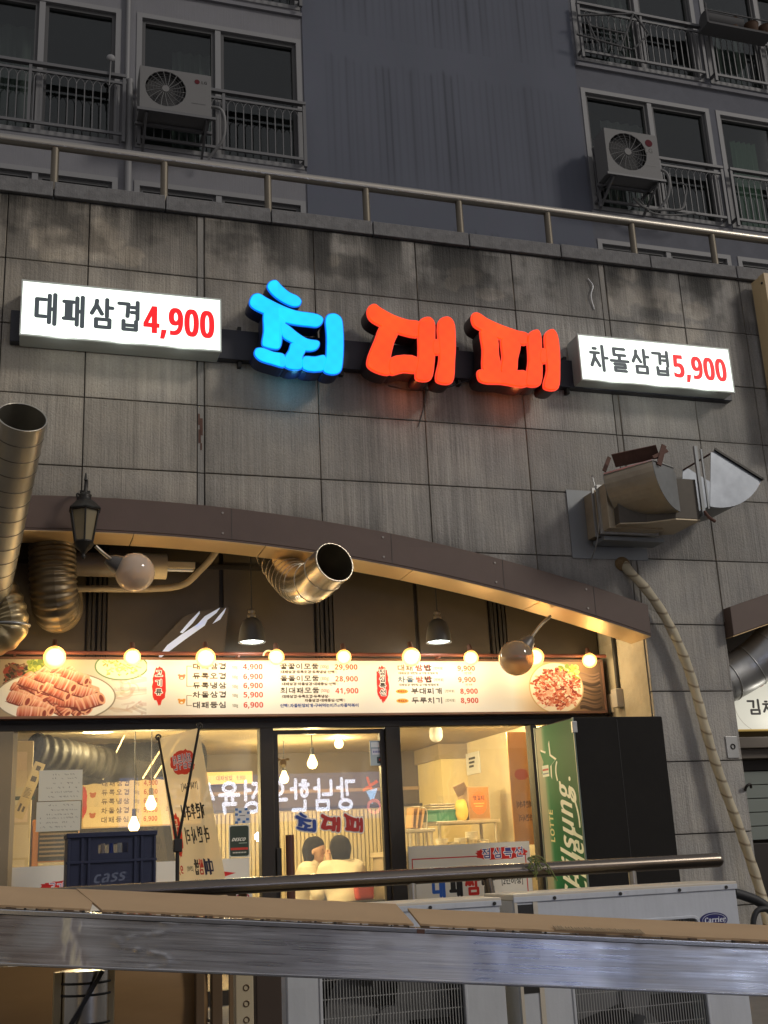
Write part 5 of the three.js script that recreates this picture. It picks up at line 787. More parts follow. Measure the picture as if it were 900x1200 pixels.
// ------------------------------------------------------------------ people at a table
function body(bones, cell, k = .03) {                     // one continuous surface round a skeleton of tapered bones [a, b, ra, rb]
  const lo = V(9e9, 9e9, 9e9), hi = V(-9e9, -9e9, -9e9);
  for (const [a, b, ra, rb] of bones) for (const [p, r] of [[a, ra], [b, rb]]) { lo.min(V(p.x - r, p.y - r, p.z - r)); hi.max(V(p.x + r, p.y + r, p.z + r)); }
  const c = lo.clone().add(hi).multiplyScalar(.5), half = Math.max(hi.x - lo.x, hi.y - lo.y, hi.z - lo.z) / 2 + cell * 4, N = Math.min(96, Math.ceil(2 * half / cell));
  const mc = new MarchingCubes(N, new THREE.MeshStandardMaterial(), false, false, 120000); mc.isolation = 0; const p = V(0, 0, 0), ab = V(0, 0, 0), ap = V(0, 0, 0);
  const pre = bones.map(([a, b, ra, rb]) => ({ a, ab: b.clone().sub(a), ra, rb, l: Math.max(1e-9, b.distanceToSquared(a)) }));
  for (let z = 0; z < N; z++) for (let y = 0; y < N; y++) for (let x = 0; x < N; x++) {
    p.set(c.x + (x - N / 2) / (N / 2) * half, c.y + (y - N / 2) / (N / 2) * half, c.z + (z - N / 2) / (N / 2) * half); let d = 9;
    for (const q of pre) { ap.copy(p).sub(q.a); const t = clamp(ap.dot(q.ab) / q.l), e = ap.addScaledVector(q.ab, -t).length() - (q.ra + (q.rb - q.ra) * t), h = clamp(.5 + .5 * (d - e) / k); d = d * (1 - h) + e * h - k * h * (1 - h); }
    mc.field[x + y * N + z * N * N] = -d;
  }
  mc.update(); const wr = k > .04 ? .012 : 0; const n = mc.count, pos = new Float32Array(mc.positionArray.slice(0, n * 3)), g = new THREE.BufferGeometry();
  for (let i = 0; i < n; i++) { pos[3 * i] = c.x + pos[3 * i] * half; pos[3 * i + 1] = c.y + pos[3 * i + 1] * half; pos[3 * i + 2] = c.z + pos[3 * i + 2] * half; if (wr) { const f = wr * (fbm(pos[3 * i] * 14 + pos[3 * i + 2] * 9, pos[3 * i + 1] * 26 + pos[3 * i] * 6, 401, 3) - .5); for (let q = 0; q < 3; q++) pos[3 * i + q] += f * mc.normalArray[3 * i + q]; } }
  g.setAttribute('position', new THREE.BufferAttribute(pos, 3)); if (wr) g.computeVertexNormals(); else g.setAttribute('normal', new THREE.BufferAttribute(new Float32Array(mc.normalArray.slice(0, n * 3)), 3)); g.setAttribute('uv', new THREE.BufferAttribute(new Float32Array(n * 2), 2)); return g;
}
const skin = M('skin', [.46, .27, .17], .55), sweater = M('sweater', [.56, .49, .36], .9, { bumpMap: grainTex, bumpScale: .004 }), hairM = M('hair', [.005, .004, .0035], .8, { clearcoat: 0, specularIntensity: .15 }), denim = M('dark_trousers', [.04, .04, .05], .8);
function person(label, pos, turn, o) {                     // seated; local: x right of the person, -z the way they face
  const t = thing('person', label, 'person', pos); t.rotation.y = turn; const L = o.lean, S = .46, hip = V(0, S + .1, 0), chest = V(0, S + .40, -L * .6), neck = V(0, S + .55, -L), head = V(o.tilt ?? 0, S + .70, -L - .03);
  const sh = (s) => V(s * .165, S + .50, -L * .9), arms = o.arms, fingers = [], handBones = [];
  for (const s of [-1, 1]) { const [el, wr, fd] = arms[s < 0 ? 0 : 1]; const dir = fd.clone().normalize(), side = dir.clone().cross(V(0, 0, 1)).normalize(); handBones.push([wr, wr.clone().addScaledVector(dir, .07), .026, .03]);
    for (let f = 0; f < 4; f++) { const b = wr.clone().addScaledVector(dir, .08).addScaledVector(side, (f - 1.5) * .018), m = b.clone().addScaledVector(dir, .035 - Math.abs(f - 1.4) * .004), e = m.clone().addScaledVector(dir, .022).add(V(0, -.014, 0)); handBones.push([b, m, .0085, .008], [m, e, .008, .0065]); }
    handBones.push([wr.clone().addScaledVector(dir, .025).addScaledVector(side, -.028), wr.clone().addScaledVector(dir, .06).addScaledVector(side, -.05), .0105, .008]); }
  const bones = [[hip, chest, .13, .125], [chest, neck, .12, .055], [neck, head.clone().add(V(0, -.05, 0)), .05, .055], [head.clone().add(V(0, .02, .01)), head.clone().add(V(0, .015, -.012)), .092, .088], [head.clone().add(V(0, -.06, -.035)), head.clone().add(V(0, -.085, -.05)), .055, .035], [head.clone().add(V(0, -.012, -.10)), head.clone().add(V(0, -.03, -.114)), .012, .014], [head.clone().add(V(-.088, -.01, 0)), head.clone().add(V(-.092, -.035, 0)), .016, .012], [head.clone().add(V(.088, -.01, 0)), head.clone().add(V(.092, -.035, 0)), .016, .012]];
  for (const s of [-1, 1]) { const [el, wr] = arms[s < 0 ? 0 : 1]; bones.push([sh(s), el, .05, .04], [el, wr, .038, .025], [V(s * .08, S + .06, 0), V(s * .11, S + .04, -.42), .085, .06], [V(s * .11, S + .04, -.42), V(s * .11, .08, -.38), .055, .04], [V(s * .11, .05, -.36), V(s * .11, .035, -.52), .04, .03]); }
  const b = part('body', merge([body(bones, .013), body(handBones, .005, .008)]), skin, t);
  const sb = [[V(0, S + .03, 0), V(0, S + .2, -L * .2), .185, .178], [V(-.05, S + .36, -L * .55), V(.05, S + .36, -L * .55), .162, .162], [V(-.12, S + .49, -L * .85), V(.12, S + .49, -L * .85), .105, .105], [V(0, S + .54, -L * .95), V(0, S + .57, -L * 1.0), .075, .065]];
  for (const s of [-1, 1]) { const [el, wr] = arms[s < 0 ? 0 : 1]; sb.push([sh(s), el, .075, .06], [el, wr.clone().lerp(el, .12), .058, .042]); }
  const sw = part('sweater', body(sb, .013, .05), sweater, t);
  const lg = []; for (const s of [-1, 1]) lg.push([V(s * .08, S + .06, 0), V(s * .11, S + .04, -.42), .1, .072], [V(s * .11, S + .04, -.42), V(s * .11, .12, -.38), .066, .055]); part('trousers', body(lg, .016), denim, t);
  const hb = [[head.clone().add(V(0, .035, .025)), head.clone().add(V(0, .042, .0)), .100, .094], [head.clone().add(V(-.055, .0, .05)), head.clone().add(V(-.055, -.07, .05)), .05, .04], [head.clone().add(V(.055, .0, .05)), head.clone().add(V(.055, -.07, .05)), .05, .04], [head.clone().add(V(0, -.03, .055)), head.clone().add(V(0, -.09, .055)), .07, .055]]; if (o.bun) hb.push([head.clone().add(V(.02, .06, .11)), head.clone().add(V(.02, -.02, .13)), .05, .045]); if (o.long) for (const s of [-1, 1]) hb.push([head.clone().add(V(s * .07, .0, .06)), head.clone().add(V(s * .09, -.17, .05)), .045, .03]);
  part('hair', body(hb, .009, .045), hairM, t);
  const eye = []; for (const s of [-1, 1]) eye.push(new THREE.SphereGeometry(.009, 8, 6).translate(head.x + s * .034, head.y + .0, head.z - .086)); part('eyes', eye, hairM, t); part('mouth', rod(head.clone().add(V(-.02, -.062, -.088)), head.clone().add(V(.02, -.062, -.088)), .006, .006, 6), M('lips', [.35, .1, .08], .5), t);
  return t;
}
{
  const p1 = at(405, 1030, -2.5), p2 = at(379, 1000, -2.75);
  person('person in a cream sweater sitting with the back to the door, dark hair', V(p1.x, .45, -2.5), .0, { lean: .16, bun: true, arms: [[V(-.24, .70, -.22), V(-.10, .76, -.42), V(.3, .1, -1)], [V(.25, .70, -.2), V(.12, .76, -.42), V(-.3, .1, -1)]] });
  person('person in a cream top sitting sideways at the table, one hand raised to the face', V(p2.x - .20, .45, -2.95), -Math.PI / 2 - .55, { lean: .14, long: true, tilt: .0, arms: [[V(-.22, .74, -.30), V(-.07, .80, -.44), V(.3, .1, -1)], [V(.23, .74, -.26), V(.07, 1.04, -.33), V(-.1, 1, .15)]] });
  const tb = thing('dining_table', 'round steel barbecue table in front of the two seated people', 'table', V(p1.x + .12, .45, -3.25)); part('top', new THREE.CylinderGeometry(.42, .42, .03, 40).translate(0, .735, 0), M('table_top', [.45, .4, .32], .3, { metalness: .7 }), tb); part('pedestal', lathe([[.26, 0], [.26, .02], [.16, .05], [.16, .6], [.24, .72]], 28), galv, tb);
  const stool = (pos, label, m) => { const t = thing('stool', label, 'stool', pos); part('seat', new THREE.CylinderGeometry(.18, .17, .06, 28).translate(0, .42, 0), m, t); for (let i = 0; i < 4; i++) part('leg', rod(V(Math.cos(i * 1.57 + .78) * .16, 0, Math.sin(i * 1.57 + .78) * .16), V(Math.cos(i * 1.57 + .78) * .12, .4, Math.sin(i * 1.57 + .78) * .12), .013, .013, 8), blackIron, t); };
  const redM = M('red_vinyl', [.42, .03, .02], .4); stool(V(p1.x, .45, -2.47), 'round stool under the person with the back to the door', blackIron); stool(V(p2.x - .20, .45, -2.95), 'round stool under the person sitting sideways at the table', blackIron);
  const rb = at(428, 1042, -2.3), bg = thing('red_bag', 'red bag on a chair right of the person with the back to the door', 'bag', V(0, 0, 0)); part('bag', bx(rb.x - .09, rb.x + .09, rb.y - .10, rb.y + .06, -2.42, -2.28, .03), redM, bg); part('strap', tube([V(rb.x - .06, rb.y + .05, -2.3), V(rb.x - .04, rb.y + .1, -2.3), V(rb.x + .04, rb.y + .1, -2.3), V(rb.x + .06, rb.y + .05, -2.3)], .008, 16, 6), redM, bg);
  const sc = thing('side_chair', 'plain dark chair carrying the red bag', 'chair', V(rb.x, .45, -2.35)); part('seat', bx(-.18, .18, rb.y - .14 - .45, rb.y - .101 - .45, -.18, .12, .01), blackIron, sc); for (const [x, z] of [[-.16, -.16], [.16, -.16], [-.16, .1], [.16, .1]]) part('leg', rod(V(x, 0, z), V(x, rb.y - .14 - .45, z), .014, .014, 8), blackIron, sc);
}

// ------------------------------------------------------------------ in front of the shop
{ // leaning X stand banner seen from behind
  const TL = at(185, 866, .02), TR0 = at(233, 853, .60), t = thing('standing_banner', 'beige standing banner turned away, its lettering showing mirrored, on an X stand', 'banner', V(0, 0, 0));
  const tl = TL, tr = TR0, bl = at(209, 1031, .14), br = at(264, 1029, .66); const ext = (a, b) => b.clone().add(b.clone().sub(a).multiplyScalar(.42));
  const BL = ext(tl, bl), BR = ext(tr, br), g = new THREE.PlaneGeometry(1, 1, 10, 14), p = g.attributes.position;
  for (let i = 0; i < p.count; i++) { const u = p.getX(i) + .5, v = .5 - p.getY(i), a = tl.clone().lerp(BL, v), b = tr.clone().lerp(BR, v), q = a.lerp(b, u); q.z += .03 * Math.sin(u * Math.PI); p.setXYZ(i, q.x, q.y, q.z); } g.computeVertexNormals();
  const tex = canvasTex(512, 1480, (g2, W, H) => { g2.fillStyle = '#fae8c4'; g2.fillRect(0, 0, W, H); g2.save(); g2.translate(W, 0); g2.scale(-1, 1);
    brush(g2, 110, 118, 300, 190, '#cf3a26', 7); text(g2, '점심특선', 156, 158, 46, 104, { color: '#dfe0ee', weight: 15, adv: 56 }); text(g2, '점심특선', 156, 158, 46, 104, { color: '#4c4a78', weight: 7, adv: 56 });
    text(g2, '[11시-14시]', 130, 362, 26, 50, { color: '#3c352c', weight: 6, squeeze: .6, adv: 34 });
    text(g2, '계란후라이', 96, 520, 46, 104, { color: '#241e1a', weight: 12, adv: 56 }); text(g2, '라면사리', 96, 682, 52, 110, { color: '#241e1a', weight: 12, adv: 72 });
    brush(g2, 392, 560, 110, 340, '#cf3a26', 5); text(g2, '무', 424, 610, 46, 90, { color: '#f0d8b8', weight: 9 }); text(g2, '료', 424, 735, 46, 90, { color: '#f0d8b8', weight: 9 });
    text(g2, '대패', 112, 908, 48, 104, { color: '#2a2a4c', weight: 12, adv: 50 }); text(g2, '쌈', 216, 908, 48, 104, { color: '#c43020', weight: 10 }); text(g2, '밥', 268, 908, 46, 104, { color: '#241e1a', weight: 11 }); text(g2, '(2인이상)', 330, 950, 14, 34, { color: '#443', weight: 3, squeeze: .4 }); text(g2, '9,9', 440, 940, 40, 60, { color: '#c43020' });
    text(g2, '삼겹살+계란찜+된장찌개', 104, 1046, 18, 34, { color: '#544a3c', weight: 3.4, adv: 20, squeeze: .5 }); text(g2, '맛있게', 180, 1200, 60, 110, { color: '#c43020', weight: 12 }); g2.restore(); });
  part('cloth', g, M('banner_print', 0xffffff, .8, { map: tex, side: THREE.DoubleSide, transmission: .42, thickness: 0 }), t);
  const j = at(208, 990, .55), iron = blackIron, a2 = tl.clone().add(V(0, .01, .03)), b2 = tr.clone().add(V(0, .01, .03));
  part('arm', rod(j, a2, .011, .009, 8), iron, t); part('arm', rod(j, b2, .011, .009, 8), iron, t); part('hook', [new THREE.TorusGeometry(.018, .007, 6, 12).translate(a2.x, a2.y, a2.z), new THREE.TorusGeometry(.018, .007, 6, 12).translate(b2.x, b2.y, b2.z)], iron, t);
  part('joint', bx(j.x - .03, j.x + .03, j.y - .05, j.y + .04, j.z - .03, j.z + .03, .008), iron, t); part('pole', rod(j, V(j.x, .46, j.z), .014, .014, 10), iron, t); for (const [x, z] of [[-.3, .1], [.3, .1], [0, -.3]]) part('foot', rod(V(j.x, .62, j.z), V(j.x + x, .462, j.z + z), .01, .01, 8), iron, t);
}
{ // drinks fridge
  const x0 = 4.155, x1 = 4.945, zf = .8, zb = .09, y0 = .46, y1 = 2.48, t = thing('drinks_fridge', 'tall black fridge with a green and white drink print on its left side', 'fridge', V(0, 0, 0));
  part('cabinet', bx(x0 + .006, x1, y0, y1, zb, zf, .012), M('fridge_black', 0xffffff, .7, { clearcoat: 0, specularIntensity: .35, map: dirtTex([.012, .0105, .009], .35, 391), bumpMap: grainTex, bumpScale: .0004 }), t);
  const tex = canvasTex(512, 1460, (g, W, H) => { const gr = g.createLinearGradient(0, 0, W, 0); gr.addColorStop(0, '#b5ac92'); gr.addColorStop(.15, '#a8aa8c'); gr.addColorStop(.26, '#1f7448'); gr.addColorStop(.40, '#04663a'); gr.addColorStop(1, '#025230'); g.fillStyle = gr; g.fillRect(0, 0, W, H);
    const star = (cx, cy, R, a0, f) => { g.fillStyle = f; g.beginPath(); for (let i = 0; i < 10; i++) { const a = a0 + i * Math.PI / 5, r = i % 2 ? R * .45 : R; g.lineTo(cx + Math.cos(a) * r, cy + Math.sin(a) * r); } g.fill(); }; star(146, 200, 118, -1.25, '#f0efe0'); star(132, 206, 112, -1.25, '#1d7a4c');
    g.fillStyle = '#dfe6d8'; g.fillRect(56, 226, 90, 66); g.fillStyle = '#c05a4a'; g.fillRect(60, 246, 82, 11); g.fillStyle = '#8898a0'; g.fillRect(60, 270, 82, 8);
    g.strokeStyle = '#e8ecdc'; g.lineWidth = 16; g.lineCap = 'round'; g.beginPath(); g.moveTo(262, 222); g.quadraticCurveTo(225, 262, 250, 320); g.stroke(); g.fillStyle = '#e8ecdc'; g.beginPath(); g.arc(410, 326, 13, 0, 7); g.fill();
    const up = (s, x, y, size, font, col, skew, k) => { g.save(); g.translate(x, y); g.rotate(-Math.PI / 2); g.transform(k, 0, skew, 1, 0, 0); g.font = font.replace('$', size); g.fillStyle = col; g.fillText(s, 0, 0); g.restore(); };
    up('Chilsung', 412, 1040, 262, 'bold $px sans-serif', '#eef0e2', -.28, .62); up('Cider', 506, 965, 200, 'bold $px sans-serif', '#e6ecd8', -.28, .68); up('LOTTE', 150, 672, 76, 'bold $px sans-serif', '#e2d9a0', -.1, .85);
    g.strokeStyle = '#e8ecdc'; g.lineWidth = 18; g.beginPath(); g.moveTo(400, 372); g.bezierCurveTo(450, 440, 490, 500, 486, 590); g.stroke(); });
  const pg = new THREE.PlaneGeometry(zf - zb - .02, y1 - y0 - .02).rotateY(-Math.PI / 2).translate(x0 - .002, (y0 + y1) / 2, (zf + zb) / 2); part('side_print', pg, M('fridge_print', 0xffffff, .5, { clearcoat: 0, specularIntensity: .3, map: tex }), t, 'green and white printed side');
  part('panel_seam', bx(4.535, 4.538, y0 + .02, y1 - .02, zf, zf + .0015), M('seam_grey', [.03, .028, .025], .5), t);
  part('corner_trim', [bx(x0 - .004, x0 + .008, y0, y1, zf - .012, zf + .003, .003), bx(x0 - .004, x0 + .01, y0, y1, zb - .02, zb + .004, .003)], M('fridge_trim', [.16, .2, .17], .4), t); part('hinge', bx(x0 - .012, x0 + .03, y1 - .12, y1 - .03, zf - .02, zf + .008, .006), galv, t);
  for (const [x, z] of [[x0 + .06, zb + .06], [x1 - .06, zb + .06], [x0 + .06, zf - .06], [x1 - .06, zf - .06]]) part('foot', new THREE.CylinderGeometry(.03, .03, .012, 12).translate(x, .455, z), rubber, t);
}
{ // blue crate on a low trestle table
  const z1 = 2.4, z0 = 2.06, x0 = .31, x1 = .775, y0 = 1.385, y1 = 1.70, navy = M('navy_plastic', [.018, .022, .05], .42), t = thing('drinks_crate', 'dark navy plastic crate with faint white lettering in front of the left pane', 'crate', V(0, 0, 0));
  const hole = (s, a, b, c, d) => s.holes.push(new THREE.Path([[a, c], [a, d], [b, d], [b, c]].map(([x, y]) => new THREE.Vector2(x, y))));
  const s = new THREE.Shape([[x0, y0], [x1, y0], [x1, y1], [x0, y1]].map(([x, y]) => new THREE.Vector2(x, y))); hole(s, .47, .625, y1 - .105, y1 - .055);
  part('front', extr(s, .02).translate(0, 0, z1 - .03), navy, t); part('back', extr(s, .02).translate(0, 0, z0), navy, t); part('side', bx(x0, x0 + .018, y0, y1, z0 + .02, z1 - .03), navy, t); part('side', bx(x1 - .018, x1, y0, y1, z0 + .02, z1 - .03), navy, t); part('base', bx(x0 + .018, x1 - .018, y0, y0 + .02, z0 + .02, z1 - .03), navy, t);
  const ribs = [bx(x0 - .006, x1 + .006, y1 - .022, y1 + .004, z1 - .012, z1 + .006, .004), bx(x0 - .006, x1 + .006, y1 - .155, y1 - .14, z1 - .011, z1 + .002, .003), bx(x0 - .006, x1 + .006, y0, y0 + .02, z1 - .011, z1 + .003, .003)]; for (const x of [x0, x0 + .07, x0 + .105, x1 - .118, x1 - .083, x1 - .014]) ribs.push(bx(x, x + .014, y0 + .02, y1 - .022, z1 - .0105, z1 + (x === x0 ? .0035 : .0015), .003)); ribs.push(bx(x0 - .006, x0 + .012, y1 - .022, y1 + .004, z0, z1 - .012, .004), bx(x1 - .012, x1 + .006, y1 - .022, y1 + .004, z0, z1 - .012, .004)); part('ribs', ribs, navy, t);
  sheet('lettering', .435, .66, y0 + .03, y0 + .14, z1 - .0085, M('crate_print', 0xffffff, .6, { transparent: true, map: canvasTex(256, 128, (g) => { g.clearRect(0, 0, 256, 128); g.fillStyle = 'rgba(130,138,160,.5)'; g.font = 'bold 96px sans-serif'; g.save(); g.transform(1, -.06, -.22, 1, 24, 6); g.fillText('cass', 4, 92); g.restore(); }) }), t);
  [['pale bottle top', .500, [.6, .5, .4]], ['blue can', .545, [.05, .08, .3]], ['white cup', .59, [.7, .68, .6]]].forEach(([l, x, c], i) => { const b = thing('bottle', l + ' showing through the hand hole of the navy crate', 'bottle', V(x, y0 + .021, z1 - .1)); part('body', lathe([[0, 0], [.021, 0], [.023, .01], [.023, .15], [.012, .20], [.011, .255], [.0, .256]], 16), M('bottle_' + i, c, .3), b); });
  const tb = thing('trestle_table', 'low wooden table with boards under the navy crate, mostly hidden by the cardboard', 'table', V(0, 0, 0)); for (let i = 0; i < 4; i++) part('plank', bx(.1, 1.35 + (i % 2) * .05, 1.35, 1.38, 1.98 + i * .12, 2.09 + i * .12, .004), M('plank_' + i, [.20 + .03 * i, .13, .07], .8), tb); for (const [x, z] of [[.2, 2.05], [1.25, 2.05], [.2, 2.38], [1.25, 2.38]]) part('leg', bx(x - .02, x + .02, .451, 1.35, z - .02, z + .02), M('leg_wood', [.16, .10, .05], .8), tb);
}
pr('price_card', 'small white price card with 900 in red below the door post', 'card', 266, 1043, 296, 1062, 1.2, canvasTex(192, 128, (g) => { g.fillStyle = '#cfcabf'; g.fillRect(0, 0, 192, 128); g.fillStyle = '#8f6a66'; g.fillRect(0, 0, 70, 128); g.fillStyle = '#b3242a'; g.font = 'bold 76px sans-serif'; g.save(); g.scale(.82, 1); g.fillText('900', 84, 92); g.restore(); }));
{ const p = at(281, 1062, 1.19), t = thing('card_stand', 'thin stand under the small price card', 'stand', V(0, 0, 0)); part('pole', rod(V(p.x, .46, 1.186), V(p.x, p.y + .005, 1.186), .012, .012, 8), blackIron, t); part('foot', new THREE.CylinderGeometry(.14, .15, .02, 24).translate(p.x, .462, 1.186), blackIron, t); }
{ // pipe rail with posts
  const z = 3.3, t = thing('pipe_rail', 'dark steel pipe guard rail running in front of the shop', 'rail', V(0, 0, 0)), e = at(840, 1008, z), y = 1.405;
  part('pipe', [rod(V(-3, y, z), V(e.x, y, z), .037, .037, 28), new THREE.SphereGeometry(.037, 20, 14).translate(e.x, y, z)], darkSteel, t);
  for (const px of [482, 741]) { const q = at(px, 1025, z); part('post', rod(V(q.x, .45, z), V(q.x, y, z), .021, .021, 14), railSteel, t); }
  const s1 = at(570, 1020, z), s2 = at(581, 1048, z - .1); part('post', rod(V(s2.x + .05, .45, z), V(s1.x, y, z), .024, .024, 14), darkSteel, t);
  const w = thing('weed', 'sprig of green weed caught on the pipe rail', 'plant', V(0, 0, 0)), stems = [], leaves = []; const r = rng(3), o = at(622, 1008, z + .04); for (let i = 0; i < 8; i++) { const a = o.clone().add(V((r() - .5) * .05, .02 * r(), .01)), b = a.clone().add(V((r() - .3) * .16, -.02 - .10 * r(), .02 * r())), m = a.clone().lerp(b, .5).add(V(0, .04 * r(), .02)); stems.push(tube([a, m, b], .0035, 8, 5)); for (let k = 0; k < 4; k++) { const q2 = a.clone().lerp(b, r()); leaves.push(new THREE.SphereGeometry(.0085, 6, 4).scale(.3, 1.6, .15).rotateZ(r() * 3).translate(q2.x, q2.y, q2.z + .004)); } } part('stem', stems, M('weed_stem', [.16, .19, .06], .7), w); part('leaf', leaves, M('weed_leaf', [.15, .20, .05], .7), w);
}
function acUnit(label, x0, x1, y0, y1, z0, z1, o) {        // boxy outdoor unit with a tall square fan grille
  const t = thing('outdoor_unit', label, 'air conditioner', V(0, 0, 0)), w = x1 - x0;
  const g0 = x0 + w * o.g[0], g1 = x0 + w * o.g[1], gy1 = y1 - .155, gy0 = y0 + .09, f = new THREE.Shape([[x0 + .002, y0], [x1 - .002, y0], [x1 - .002, y1 - .026], [x0 + .002, y1 - .026]].map(([a, b]) => new THREE.Vector2(a, b)));
  const rr = (s, a, b, c, d, r) => { s.moveTo(a + r, c); s.lineTo(b - r, c); s.quadraticCurveTo(b, c, b, c + r); s.lineTo(b, d - r); s.quadraticCurveTo(b, d, b - r, d); s.lineTo(a + r, d); s.quadraticCurveTo(a, d, a, d - r); s.lineTo(a, c + r); s.quadraticCurveTo(a, c, a + r, c); return s; };
  f.holes.push(rr(new THREE.Path(), g0, g1, gy0, gy1, .03)); part('front_panel', extr(f, .018, .003).translate(0, 0, z1 - .018), acPaint, t);
  const rim = rr(new THREE.Shape(), g0 - .014, g1 + .014, gy0 - .014, gy1 + .014, .04); rim.holes.push(rr(new THREE.Path(), g0, g1, gy0, gy1, .03)); part('grille_rim', extr(rim, .012, .003).translate(0, 0, z1 - .006), acPaint, t);
  part('side', [bx(x1 - .02, x1, y0, y1 - .026, z0, z1 - .019), bx(x0, x0 + .02, y0, y1 - .026, z0, z1 - .019), bx(x0 + .02, x1 - .02, y0, y0 + .02, z0, z1 - .02), bx(x0 + .02, x1 - .02, y0 + .02, y1 - .03, z0, z0 + .01)], acPaint, t);
  part('lid', bx(x0 - .006, x1 + .006, y1 - .028, y1, z0 - .006, z1 + .006, .006), acBeige, t); part('lid_flange', bx(x0 - .005, x1 + .005, y1 - .036, y1 - .012, z1 + .0005, z1 + .0075, .002), acPaint, t);
  part('inside', bx(g0 - .02, g1 + .02, gy0 - .02, gy1 + .02, z1 - .16, z1 - .15), M('unit_inside', [.05, .048, .045], .8), t);
  const wires = [], nV = Math.round((g1 - g0) / .0135); for (let i = 1; i < nV; i++) { const x = g0 + (g1 - g0) * i / nV; wires.push(bx(x - .0016, x + .0016, gy0, gy1, z1 - .012, z1 - .009)); } for (let y = gy1 - .06; y > gy0; y -= .075) wires.push(bx(g0, g1, y - .002, y + .002, z1 - .0135, z1 - .0121)); part('grille', wires, M('grille_wire', [.34, .34, .33], .5), t);
  const cx = (g0 + g1) / 2, cy = (gy0 + gy1) / 2, R = Math.min(g1 - g0, gy1 - gy0) * .46, bl = [new THREE.CylinderGeometry(.07, .07, .05, 20).rotateX(Math.PI / 2).translate(cx, cy, z1 - .08)]; for (let i = 0; i < 3; i++) { const b = new THREE.RingGeometry(.07, R, 14, 1, i * 2.094, 1.3), p = b.attributes.position; for (let k = 0; k < p.count; k++) { const a = Math.atan2(p.getY(k), p.getX(k)) - i * 2.094; p.setZ(k, .04 * (((a % 6.283) + 6.283) % 6.283) / 1.3 - .02); } b.computeVertexNormals(); bl.push(b.translate(cx, cy, z1 - .09)); } part('fan', bl, M('fan_blade', [.16, .16, .16], .5), t);
  part('support', [bx(g0 + .1, g0 + .14, gy1 - .09, gy1, z1 - .14, z1 - .06), bx(g1 - .14, g1 - .1, gy1 - .09, gy1, z1 - .14, z1 - .06)], acPaint, t);
  for (const k of o.screws) part('screw', new THREE.CylinderGeometry(.008, .008, .006, 10).rotateX(Math.PI / 2).translate(x0 + w * k, y1 - .045 + .02, z1 + .009), black, t);
  for (const x of [x0 + .1, x1 - .14]) part('foot', bx(x, x + .04, y0 - .08, y0, z0 + .02, z1 - .02), blackIron, t);
  const fr = thing('unit_stand', 'low steel stand under the ' + o.where, 'stand', V(0, 0, 0)); const H = y0 - .08; part('beam', [bx(x0 + .05, x1 - .05, H - .04, H, z0 + .04, z0 + .08), bx(x0 + .05, x1 - .05, H - .04, H, z1 - .08, z1 - .04)], blackIron, fr); for (const x of [x0 + .05, x1 - .09]) for (const z of [z0 + .04, z1 - .08]) part('leg', bx(x, x + .04, .0, H - .04, z, z + .04), blackIron, fr);
  return t;
}
{
  const z = 3.95, a = at(624, 1040, z), b = at(861, 1031, z), t = acUnit('pale outdoor unit with a blue oval badge behind the steel beam at the right', a.x - .095, b.x, .42, 1.316, z - .34, z, { g: [.225, .80], screws: [.17, .46, .73, .95], where: 'badged outdoor unit' });
  const c = at(836, 1078, z), bd = part('badge', new THREE.CylinderGeometry(1, 1, .006, 36).rotateX(Math.PI / 2).scale(.073, .034, 1).translate(c.x, c.y, z + .004), M('badge_blue', [.018, .02, .13], .3), t, 'dark blue oval badge with white lettering');
  part('badge_print', new THREE.PlaneGeometry(.14, .064).translate(c.x, c.y, z + .0085), M('badge_print', 0xffffff, .4, { transparent: true, map: canvasTex(256, 118, (g) => { g.clearRect(0, 0, 256, 118); g.strokeStyle = '#c9cddc'; g.lineWidth = 4; g.beginPath(); g.ellipse(128, 59, 116, 50, 0, 0, 7); g.stroke(); g.fillStyle = '#e6e8f0'; g.font = 'bold 56px serif'; g.save(); g.transform(1, 0, -.22, 1, 14, 0); g.fillText('Carrier', 30, 77); g.restore(); }) }), t);
  // service recess at the left end
  part('service_recess', [bx(a.x - .085, a.x - .004, .9, 1.27, z + .0005, z + .003)], black, t); part('service_frame', [bx(a.x - .006, a.x + .016, .42, 1.28, z + .0005, z + .006), bx(a.x - .097, a.x - .083, .42, 1.28, z + .0005, z + .006)], acBeige, t);
  const c1 = at(334, 1056, z), d1 = at(585, 1043, z); acUnit('grey outdoor unit in the middle behind the steel beam', c1.x - .0, d1.x, .40, 1.308, z - .36, z - .004, { g: [.155, .80], screws: [.38, .66, .97], where: 'middle outdoor unit' });
  const k = thing('cable', 'thick black cable leaving the badged outdoor unit to the right', 'cable', V(0, 0, 0)); part('cable', [tube([at(860, 1046, z - .1), at(873, 1050, z - .1), at(888, 1056, z - .1), at(915, 1075, z - .1)], .024, 24, 10), tube([at(884, 1098, z), at(883, 1078, z), at(888, 1067, z), at(905, 1065, z)], .014, 24, 8)], rubber, k);
}
